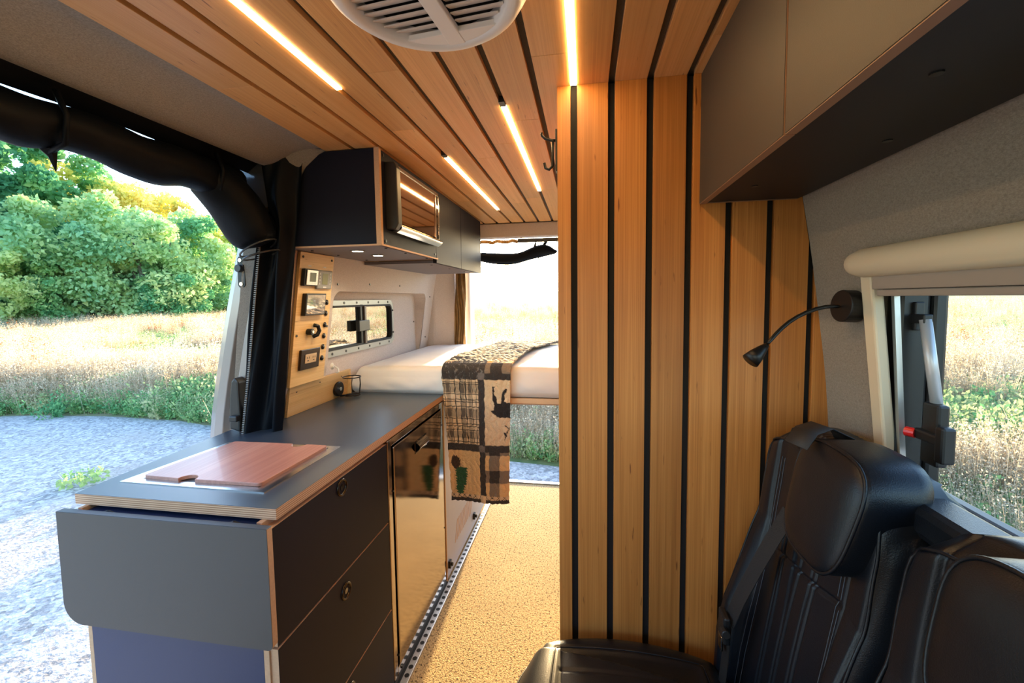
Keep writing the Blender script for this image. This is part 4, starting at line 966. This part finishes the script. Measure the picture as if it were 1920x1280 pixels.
# cushions
def cushion(x0, x1, y0, y1, ztop, label):
    def surf(u, v):
        a, b_ = 2*u-1, 2*v-1
        ex = 3.0
        # squircle mapping of the square to a rounded outline
        xx = a*math.sqrt(1-.5*b_*b_*abs(a)**3); yy = b_*math.sqrt(1-.5*a*a*abs(b_)**3)
        e = max(abs(a), abs(b_)); z = ztop-.045*max(0, (e-.70)/.30)**2.2-.022*a*a-.012*max(0, b_)**2+.0*b_
        x = (x0+x1)/2+xx*(x1-x0)/2; y = (y0+y1)/2+yy*(y1-y0)/2
        d_ = e-.66; z -= .004*math.exp(-(d_/.012)**2)
        if e < .66: z -= .007*ss_((.66-e)/.1)-.005*(1-e)
        if e < .60:
            for c in (-.3, -.1, .1, .3): z -= .003*math.exp(-((b_-c)/.015)**2)
        z += .014*ss_((.985-.20*(x+.1)-y)/.014)*(1-ss_((e-.8)/.2)*.6)
        return (x, y, z)
    mb = MB(); NU = 110; mb.grid(surf, NU, NU); n = NU+1
    ring = [j for j in range(n)]+[i*n+NU for i in range(1, n)]+[NU*n+j for j in range(NU-1, -1, -1)]+[i*n for i in range(NU-1, 0, -1)]
    prev = ring
    for lvl, (dz, ins) in enumerate(((-.015, -.003), (-.04, -.004), (-.10, .004), (-.115, .02))):
        base = len(mb.v); cx, cy = (x0+x1)/2, (y0+y1)/2
        for i in ring:
            x, y, z = mb.v[i]; dd_ = Vector((x-cx, y-cy, 0)); l = dd_.length; dd_ = dd_/l*(l-ins); mb.v.append((cx+dd_.x, cy+dd_.y, min(z, ztop-.045)+dz if lvl < 2 else ztop-.045+dz))
        cur_ = [base+k for k in range(len(ring))]; N = len(ring)
        for k in range(N): mb.f.append((prev[k], prev[(k+1) % N], cur_[(k+1) % N], cur_[k])); mb.mi.append(0)
        prev = cur_
    mb.f.append(tuple(prev)); mb.mi.append(0)
    r = mb.build('cushion', leather, bench, smooth=True)
    ringp = [Vector(mb.v[i])+Vector((0, 0, .001)) for i in ring[::3]]
    MB().tube(ringp, .003, 6, closed=True).build('piping', leather, r, smooth=True)
    q = [Vector(surf(*t))+Vector((0, 0, .0015)) for t in [(.17+.66*k/30, .17) for k in range(31)]+[(.83, .17+.66*k/30) for k in range(1, 31)]+[(.83-.66*k/30, .83) for k in range(1, 31)]+[(.17, .83-.66*k/30) for k in range(1, 30)]]
    MB().tube(q, .0022, 6, closed=True).build('piping', leather, r, smooth=True)
    return r
cushion(-.165, .36, .60, 1.073, .560, 'black leather seat cushion of the bench beside the slatted partition')
o = MB().box(-.10, .50, .22, 1.06, 0.001, .362).build('seat_base', mat('seat_base_black', (.02, .02, .022), .6), bench, bev=.01)
#OUTDOORS

# ------------------------------------------------------------ outdoors
GZ = -.62
def groundmat():
    m = bpy.data.materials.new('field_ground'); m.use_nodes = True; nt = m.node_tree; p = nt.nodes['Principled BSDF']; L = nt.links.new
    tc = nt.nodes.new('ShaderNodeTexCoord'); n = nt.nodes.new('ShaderNodeTexNoise'); n.inputs['Scale'].default_value = .12; n.inputs['Detail'].default_value = 6
    n2 = nt.nodes.new('ShaderNodeTexNoise'); n2.inputs['Scale'].default_value = 2.5; n2.inputs['Detail'].default_value = 8
    L(tc.outputs['Object'], n.inputs['Vector']); L(tc.outputs['Object'], n2.inputs['Vector'])
    a = nt.nodes.new('ShaderNodeMath'); a.operation = 'MULTIPLY_ADD'; a.inputs[1].default_value = .5; L(n2.outputs['Fac'], a.inputs[0])
    b = nt.nodes.new('ShaderNodeMath'); b.operation = 'MULTIPLY'; b.inputs[1].default_value = .6; L(n.outputs['Fac'], b.inputs[0]); L(b.outputs[0], a.inputs[2])
    r = ramp(nt, [(.42, (.08, .15, .05)), (.52, (.20, .22, .09)), (.62, (.30, .26, .14)), (.75, (.18, .24, .09))]); L(a.outputs[0], r.inputs[0]); L(r.outputs[0], p.inputs['Base Color'])
    p.inputs['Roughness'].default_value = 1; return m
def gravelmat():
    m = bpy.data.materials.new('gravel'); m.use_nodes = True; nt = m.node_tree; p = nt.nodes['Principled BSDF']; L = nt.links.new
    tc = nt.nodes.new('ShaderNodeTexCoord'); v = nt.nodes.new('ShaderNodeTexVoronoi'); v.inputs['Scale'].default_value = 26; L(tc.outputs['Object'], v.inputs['Vector'])
    n = nt.nodes.new('ShaderNodeTexNoise'); n.inputs['Scale'].default_value = 1.2; n.inputs['Detail'].default_value = 8; L(tc.outputs['Object'], n.inputs['Vector'])
    n3 = nt.nodes.new('ShaderNodeTexNoise'); n3.inputs['Scale'].default_value = 45; n3.inputs['Detail'].default_value = 4; L(tc.outputs['Object'], n3.inputs['Vector'])
    mx = nt.nodes.new('ShaderNodeMix'); mx.data_type = 'RGBA'; mx.inputs[0].default_value = .5; L(v.outputs['Color'], mx.inputs[6]); L(n3.outputs['Fac'], mx.inputs[7])
    bw = nt.nodes.new('ShaderNodeRGBToBW'); L(mx.outputs[2], bw.inputs[0])
    r = ramp(nt, [(.25, (.20, .195, .19)), (.5, (.44, .43, .42)), (.75, (.70, .68, .66))]); L(bw.outputs[0], r.inputs[0])
    m2 = nt.nodes.new('ShaderNodeMix'); m2.data_type = 'RGBA'; mr = nt.nodes.new('ShaderNodeMapRange'); mr.inputs[1].default_value = .5; mr.inputs[2].default_value = .7; mr.inputs[4].default_value = .6
    L(n.outputs['Fac'], mr.inputs[0]); L(mr.outputs[0], m2.inputs[0]); L(r.outputs[0], m2.inputs[6]); m2.inputs[7].default_value = (.42, .38, .33, 1)
    L(m2.outputs[2], p.inputs['Base Color']); p.inputs['Roughness'].default_value = .95
    b = nt.nodes.new('ShaderNodeBump'); b.inputs['Strength'].default_value = 1; b.inputs['Distance'].default_value = .03; L(bw.outputs[0], b.inputs['Height']); L(b.outputs[0], p.inputs['Normal'])
    return m
def gnoise(x, y): return .12*noise.noise(Vector((x*.07, y*.07, 0)))
mb = MB(); NR, NT = 60, 96
def gpt(u, v):
    r = 3*(600/3)**v; a = 2*PI*u; x, y = r*math.cos(a), r*math.sin(a); h = 0
    if r > 90: h = (.5-.5*math.cos(min(1, (r-90)/400)*PI))*9*(1 if y > 0 else .3)+1.5*noise.noise(Vector((x*.01, y*.01, 5)))*min(1, (r-90)/100)
    return (x, y, GZ-.02+h)
mb.grid(gpt, NT, NR, wrap=True); mb.add([gpt(k/NT, 0) for k in range(NT)], [tuple(range(NT))])
o = mb.build('field_ground', groundmat(), None, smooth=True); tag(o, kind='structure')
def gravel_edge(a):     # radius of the gravel lot in direction a (degrees from +Y towards +X)
    t = {-180: 9, -120: 12, -90: 13, -60: 12.4, -45: 8.6, -30: 6.6, -12: 5.4, 0: 5.0, 20: 4.9, 40: 4.7, 60: 4.6, 90: 4.6, 180: 9}
    ks = sorted(t)
    for p, q in zip(ks, ks[1:]):
        if a <= q: return t[p]+(t[q]-t[p])*(a-p)/(q-p)+.25*noise.noise(Vector((a*.09, 2, 0)))
    return 9
mb = MB()
def gv(u, v):
    a = -180+360*u; r = gravel_edge(a)*v; x, y = r*math.sin(math.radians(a)), r*math.cos(math.radians(a))
    return (x, y, GZ+.01*noise.noise(Vector((x*2, y*2, 0)))+.004-.03*max(0, v-.93)/.07)
mb.grid(gv, 180, 40, wrap=True); o = mb.build('gravel_lot', gravelmat(), None, smooth=True); tag(o, kind='structure')
# foliage materials
def leafmat(name, c1, c2, c3, trans=.45, sc=1.2):
    m = bpy.data.materials.new(name); m.use_nodes = True; nt = m.node_tree; nt.nodes.remove(nt.nodes['Principled BSDF']); L = nt.links.new
    tc = nt.nodes.new('ShaderNodeTexCoord'); oi = nt.nodes.new('ShaderNodeObjectInfo'); n = nt.nodes.new('ShaderNodeTexNoise'); n.inputs['Scale'].default_value = sc; n.inputs['Detail'].default_value = 5
    L(tc.outputs['Object'], n.inputs['Vector']); a = nt.nodes.new('ShaderNodeMath'); a.operation = 'MULTIPLY_ADD'; a.inputs[1].default_value = .35; L(oi.outputs['Random'], a.inputs[0])
    s = nt.nodes.new('ShaderNodeMath'); s.operation = 'SUBTRACT'; s.inputs[1].default_value = .17; L(n.outputs['Fac'], s.inputs[0]); L(s.outputs[0], a.inputs[2])
    r = ramp(nt, [(.3, c1), (.5, c2), (.68, c3)]); L(a.outputs[0], r.inputs[0])
    d = nt.nodes.new('ShaderNodeBsdfDiffuse'); t = nt.nodes.new('ShaderNodeBsdfTranslucent'); mx = nt.nodes.new('ShaderNodeMixShader'); mx.inputs[0].default_value = trans
    L(r.outputs[0], d.inputs[0]); L(r.outputs[0], t.inputs[0]); L(d.outputs[0], mx.inputs[1]); L(t.outputs[0], mx.inputs[2]); L(mx.outputs[0], nt.nodes['Material Output'].inputs[0]); return m
leafG = leafmat('green_leaves', (.12, .36, .20), (.22, .52, .24), (.45, .62, .24), sc=.35); leafY = leafmat('sunlit_leaves', (.40, .58, .18), (.75, .70, .18), (.85, .72, .22), sc=.35)  # yellow copy puts the sun glow of lit crowns into leaf colour
leafP = leafmat('pale_leaves', (.30, .56, .30), (.50, .70, .34), (.72, .80, .36), sc=.35); bark = mat('bark', (.10, .085, .07), .9)
dryM = leafmat('dry_grass_blades', (.50, .38, .24), (.66, .54, .38), (.78, .70, .54), .5, 3); grnM = leafmat('green_weed_leaves', (.14, .36, .16), (.26, .50, .20), (.45, .58, .24), .5, 3)
redM = leafmat('rusty_seed_heads', (.40, .14, .06), (.55, .26, .10), (.62, .40, .18), .4, 3); oliveM = leafmat('olive_leaves', (.30, .40, .20), (.46, .52, .26), (.62, .6, .34), .5, 3)
def rquad(c, s, n=1.0):
    a = Vector(rng.normal(size=3)).normalized(); b_ = a.cross(Vector(rng.normal(size=3))).normalized(); w = s*(.6+.8*random.random())
    return [c+a*w, c+b_*w*.6, c-a*w, c-b_*w*.6]
def tree_meshes(k, H, Wd, nleaf, ls):
    mb = MB(); blobs = []
    for _ in range(60):
        t = random.random(); z = H*(.10+.86*t); rr = Wd/2*(math.sin(PI*min(1, .18+.80*(1-t)**.8))**.7)*random.random()**.5; a = random.random()*2*PI
        blobs.append((Vector((rr*math.cos(a), rr*math.sin(a), z)), Wd*(.08+.09*random.random())*(1.15-.5*t)))
    V = []; F = []
    for i in range(nleaf):
        c, r = blobs[i % len(blobs)]; d_ = Vector(rng.normal(size=3)).normalized(); rad = r*(.35+.75*random.random()**.6)*(1+.25*noise.noise(d_*2.5+c))
        q = rquad(c+Vector((d_.x, d_.y, d_.z*.8))*rad, ls); V += q
    V = [tuple(v) for v in V]; F = [(4*i, 4*i+1, 4*i+2, 4*i+3) for i in range(nleaf)]
    me = bpy.data.meshes.new('tree_crown'); me.from_pydata(V, [], F)
    tb = MB()
    for q in range(3):
        a = random.random()*6; x, y = .5*math.cos(a), .5*math.sin(a)
        tb.tube([(x*.3, y*.3, -.5), (x, y, H*.2), (x*2.5, y*2.5, H*.45), (x*4, y*4, H*.7)], [.35, .28, .18, .06], 7)
    tm = tb.mesh('trunk', bark); return me, tm
tms = [tree_meshes(0, 15, 15, 28000, .22), tree_meshes(1, 12, 13, 26000, .20), tree_meshes(2, 17, 12, 28000, .22), tree_meshes(3, 8, 9, 16000, .18)]
def colr(me, m):
    c = me.copy(); c.materials.clear(); c.materials.append(m); return c
tvar = {(i, n_): colr(tms[i][0], m) for i in range(4) for n_, m in (('g', leafG), ('y', leafY), ('p', leafP))}
# az (deg, from +Y to +X), distance, height scale, mesh, colour, label
TR = [(-66, 58, 1.15, 2, 'g', 'tall dense green tree at the far left, half hidden by the rolled screen'), (-62, 55, 1.12, 0, 'g', 'broad green tree at the left edge of the tree line'),
 (-58, 57, 1.12, 2, 'g', 'tall dark green tree second from the left edge'), (-54.2, 50, .95, 1, 'p', 'pale green rounded tree in front of the tall dark ones'),
 (-53.5, 62, 1.08, 0, 'y', 'sunlit yellow green crown standing behind the pale tree'), (-51.3, 55, .95, 3, 'y', 'small sunlit yellow tree at the middle of the line'),
 (-49.6, 60, .95, 0, 'y', 'yellow tree catching the sun right of the middle'), (-49.5, 48, .95, 1, 'p', 'large pale green tree with spreading branches near the middle'),
 (-46.5, 52, .9, 1, 'g', 'mid green tree with drooping branches'), (-45.2, 60, .78, 0, 'y', 'golden lit tree at the right end of the line'),
 (-43.4, 52, .75, 3, 'p', 'low pale bushy tree at the right end, beside the van door'), (-41.6, 86, .72, 2, 'g', 'distant blue green tree behind the right end'),
 (-56.5, 49, .75, 3, 'g', 'low dark bush tree under the left crowns'), (-61.5, 47, .8, 3, 'p', 'low pale bush tree in the shade at the far left'), (-39, 92, .7, 0, 'g', 'farthest green tree, just left of the van door edge'),
 (-70, 60, 1.0, 0, 'g', 'wide green tree beyond the left edge of the frame'), (-47.8, 47, .62, 3, 'g', 'low dark green bush tree at the foot of the spreading one')]
for az, R_, s, i, c, lb_ in TR:
    a = math.radians(az); loc = Vector((R_*math.sin(a), R_*math.cos(a), GZ-.2))
    r = empty('tree', loc, lb_, 'tree', 'trees beyond the field'); r.scale = (s*.94, s*.94, s*.94); r.rotation_euler.z = random.random()*6
    for nm, me in (('crown', tvar[(i, c)]), ('trunk', tms[i][1])):
        o = bpy.data.objects.new(nm, me); COL.objects.link(o); o.parent = r
# tufts
def tuft(kind):
    V = []; F = []; MI = []
    def blade(p, q, w, m=0, seg=2):
        d_ = (q-p); s_ = d_.cross(Vector(rng.normal(size=3))).normalized()*w; bend = Vector((rng.normal()*.12, rng.normal()*.12, 0))*d_.length; o = len(V)
        mid = p+d_*.55-bend*.3
        V.extend([p-s_, p+s_, mid+s_*.8, mid-s_*.8, q]); F.extend([(o, o+1, o+2, o+3), (o+3, o+2, o+4)]); MI.extend([m, m])
    def leaf(c, s, m=0):
        o = len(V); V.extend(rquad(c, s)); F.append((o, o+1, o+2, o+3)); MI.append(m)
    if kind == 'dry':
        for _ in range(46):
            a = random.random()*6.28; r = .20*random.random()**.5; p = Vector((r*math.cos(a), r*math.sin(a), -.02)); q = p*1.7+Vector((rng.normal()*.06, rng.normal()*.06, .45+.35*random.random())); blade(p, q, .003)
            for k in range(7):
                c = q-(q-p)*(.42*random.random()); leaf(c+Vector(rng.normal(size=3))*.022, .010)
    elif kind == 'plume':
        for _ in range(26):
            a = random.random()*6.28; r = .18*random.random()**.5; p = Vector((r*math.cos(a), r*math.sin(a), -.02)); q = p*2+Vector((rng.normal()*.08, rng.normal()*.08, .5+.4*random.random())); blade(p, q, .004)
            for k in range(15):
                t = .6*random.random(); leaf(q-(q-p)*t+Vector(rng.normal(size=3))*.03, .013)
    elif kind in ('green', 'olive'):
        for _ in range(20):
            a = random.random()*6.28; r = .15*random.random(); p = Vector((r*math.cos(a), r*math.sin(a), -.02)); q = p*2.4+Vector((rng.normal()*.08, rng.normal()*.08, .25+.35*random.random())); blade(p, q, .004)
            for k in range(16): leaf(p+(q-p)*random.random()+Vector(rng.normal(size=3))*.03, .026)
    elif kind == 'low':
        for _ in range(160):
            a = random.random()*6.28; r = .22*random.random()**.5; leaf(Vector((r*math.cos(a), r*math.sin(a), .02+.10*random.random())), .028)
        for _ in range(20):
            a = random.random()*6.28; p = Vector((.1*math.cos(a), .1*math.sin(a), 0)); blade(p, p*2+Vector((0, 0, .2)), .004)
    elif kind == 'red':
        for _ in range(14):
            a = random.random()*6.28; r = .15*random.random(); p = Vector((r*math.cos(a), r*math.sin(a), -.02)); q = p*1.6+Vector((rng.normal()*.05, rng.normal()*.05, .55+.35*random.random())); blade(p, q, .005, 1)
            for k in range(24): leaf(q-(q-p)*(.45*random.random())+Vector(rng.normal(size=3))*.018, .016)
            for k in range(5): leaf(p+(q-p)*random.random()*.5+Vector(rng.normal(size=3))*.04, .03, 1)
    me = bpy.data.meshes.new('tuft_'+kind); me.from_pydata([tuple(v) for v in V], [], F)
    for m in {'dry': [dryM], 'plume': [dryM], 'green': [grnM], 'olive': [oliveM], 'low': [grnM], 'red': [redM, oliveM]}[kind]: me.materials.append(m)
    me.polygons.foreach_set('material_index', MI); return me
def scatter(name, src, P, label):
    n = len(P); me = bpy.data.meshes.new(name); me.from_pydata([(p[0], p[1], p[2]) for p in P], [], [])
    a = me.attributes.new('rot', 'FLOAT_VECTOR', 'POINT'); a.data.foreach_set('vector', [c for p in P for c in (0, 0, p[3])])
    a = me.attributes.new('scl', 'FLOAT', 'POINT'); a.data.foreach_set('value', [p[4] for p in P])
    o = bpy.data.objects.new(name, me); COL.objects.link(o)
    g = bpy.data.node_groups.new(name, 'GeometryNodeTree'); g.interface.new_socket('Geometry', in_out='INPUT', socket_type='NodeSocketGeometry'); g.interface.new_socket('Geometry', in_out='OUTPUT', socket_type='NodeSocketGeometry')
    N = g.nodes.new; gi, go, ip_, oi = N('NodeGroupInput'), N('NodeGroupOutput'), N('GeometryNodeInstanceOnPoints'), N('GeometryNodeObjectInfo')
    oi.inputs['Object'].default_value = src; oi.inputs['As Instance'].default_value = True
    r, s = N('GeometryNodeInputNamedAttribute'), N('GeometryNodeInputNamedAttribute'); r.data_type = 'FLOAT_VECTOR'; r.inputs[0].default_value = 'rot'; s.data_type = 'FLOAT'; s.inputs[0].default_value = 'scl'
    L = g.links.new; L(gi.outputs[0], ip_.inputs['Points']); L(oi.outputs['Geometry'], ip_.inputs['Instance']); L(r.outputs['Attribute'], ip_.inputs['Rotation']); L(s.outputs['Attribute'], ip_.inputs['Scale']); L(ip_.outputs[0], go.inputs[0])
    md = o.modifiers.new('scatter', 'NODES'); md.node_group = g; tag(o, label, 'grass', None, 'stuff'); return o
kinds = {'dry': [], 'plume': [], 'green': [], 'olive': [], 'low': [], 'red': []}
N_ = 64000
lr = np.log(85/4.4)
for _ in range(N_):
    r = 4.4*math.exp(lr*random.random()); a = random.random()*232-116
    if random.random() < .35: a = -70+40*random.random()
    if r < gravel_edge(a)+.1*random.random(): continue
    x, y = r*math.sin(math.radians(a)), r*math.cos(math.radians(a))
    if abs(x) < 1.6 and y < 3.6: continue
    ed = r-gravel_edge(a); nz_ = noise.noise(Vector((x*.22, y*.22, 1))); n2 = noise.noise(Vector((x*.9, y*.9, 4))); t = random.random()
    if ed < .8 and t < (.12 if abs(a) < 22 else .55): k = 'green' if random.random() < .6 else 'low'
    elif nz_+.5*n2 > (.12 if a < -22 else .24) or (abs(a) < 22 and 26 < r < 34): k = 'green' if t < .6 else 'olive'
    elif t < .36: k = 'dry'
    elif t < .72: k = 'plume'
    elif t < .80: k = 'olive'
    elif t < .93: k = 'green'
    else: k = 'red' if r > 14 else 'dry'
    s = (.75+.6*random.random())*(1 if r < 22 else 1+(r-22)/90)
    if ed < .8: s *= .7
    if r < 7: s *= .75
    kinds[k].append((x, y, GZ, random.random()*6.28, s))
srcs = {'dry': ('dry_grass_tuft', (-5.2, 5.5), 'straw coloured grass tuft at the edge of the gravel seen beside the van door'), 'plume': ('feathery_grass_tuft', (-8.9, 6.9), 'feathery pale grass clump at the front of the field'),
 'green': ('green_weed', (-9.4, 6.1), 'leafy green weed clump at the gravel edge on the left'), 'olive': ('olive_weed', (-7.4, 6.3), 'olive weed clump at the gravel edge in the middle of the side view'),
 'low': ('low_weed', (-5.55, 3.80), 'small low green weed growing alone in the gravel'), 'red': ('rusty_weed', (-15.5, 12.5), 'rusty brown seeding weed standing in the field')}
fl_ = {'dry': 'dry straw coloured grass covering the field', 'plume': 'feathery pale seeding grass in the field', 'green': 'leafy green weeds among the dry grass', 'olive': 'olive weeds among the dry grass', 'low': 'low green weeds along the gravel edge', 'red': 'rusty seed heads far out in the field'}
nmz = {'dry': 'dry_grass', 'plume': 'feathery_grass', 'green': 'green_weeds', 'olive': 'olive_weeds', 'low': 'low_weeds', 'red': 'rusty_weeds'}
for k, (nm, (x, y), lb_) in srcs.items():
    o = put(nm, tuft(k)); o.location = (x, y, GZ+.005); tag(o, lb_, 'weed')
    o.scale = (1, 1, 1)
    scatter(nmz[k], o, kinds[k], fl_[k])
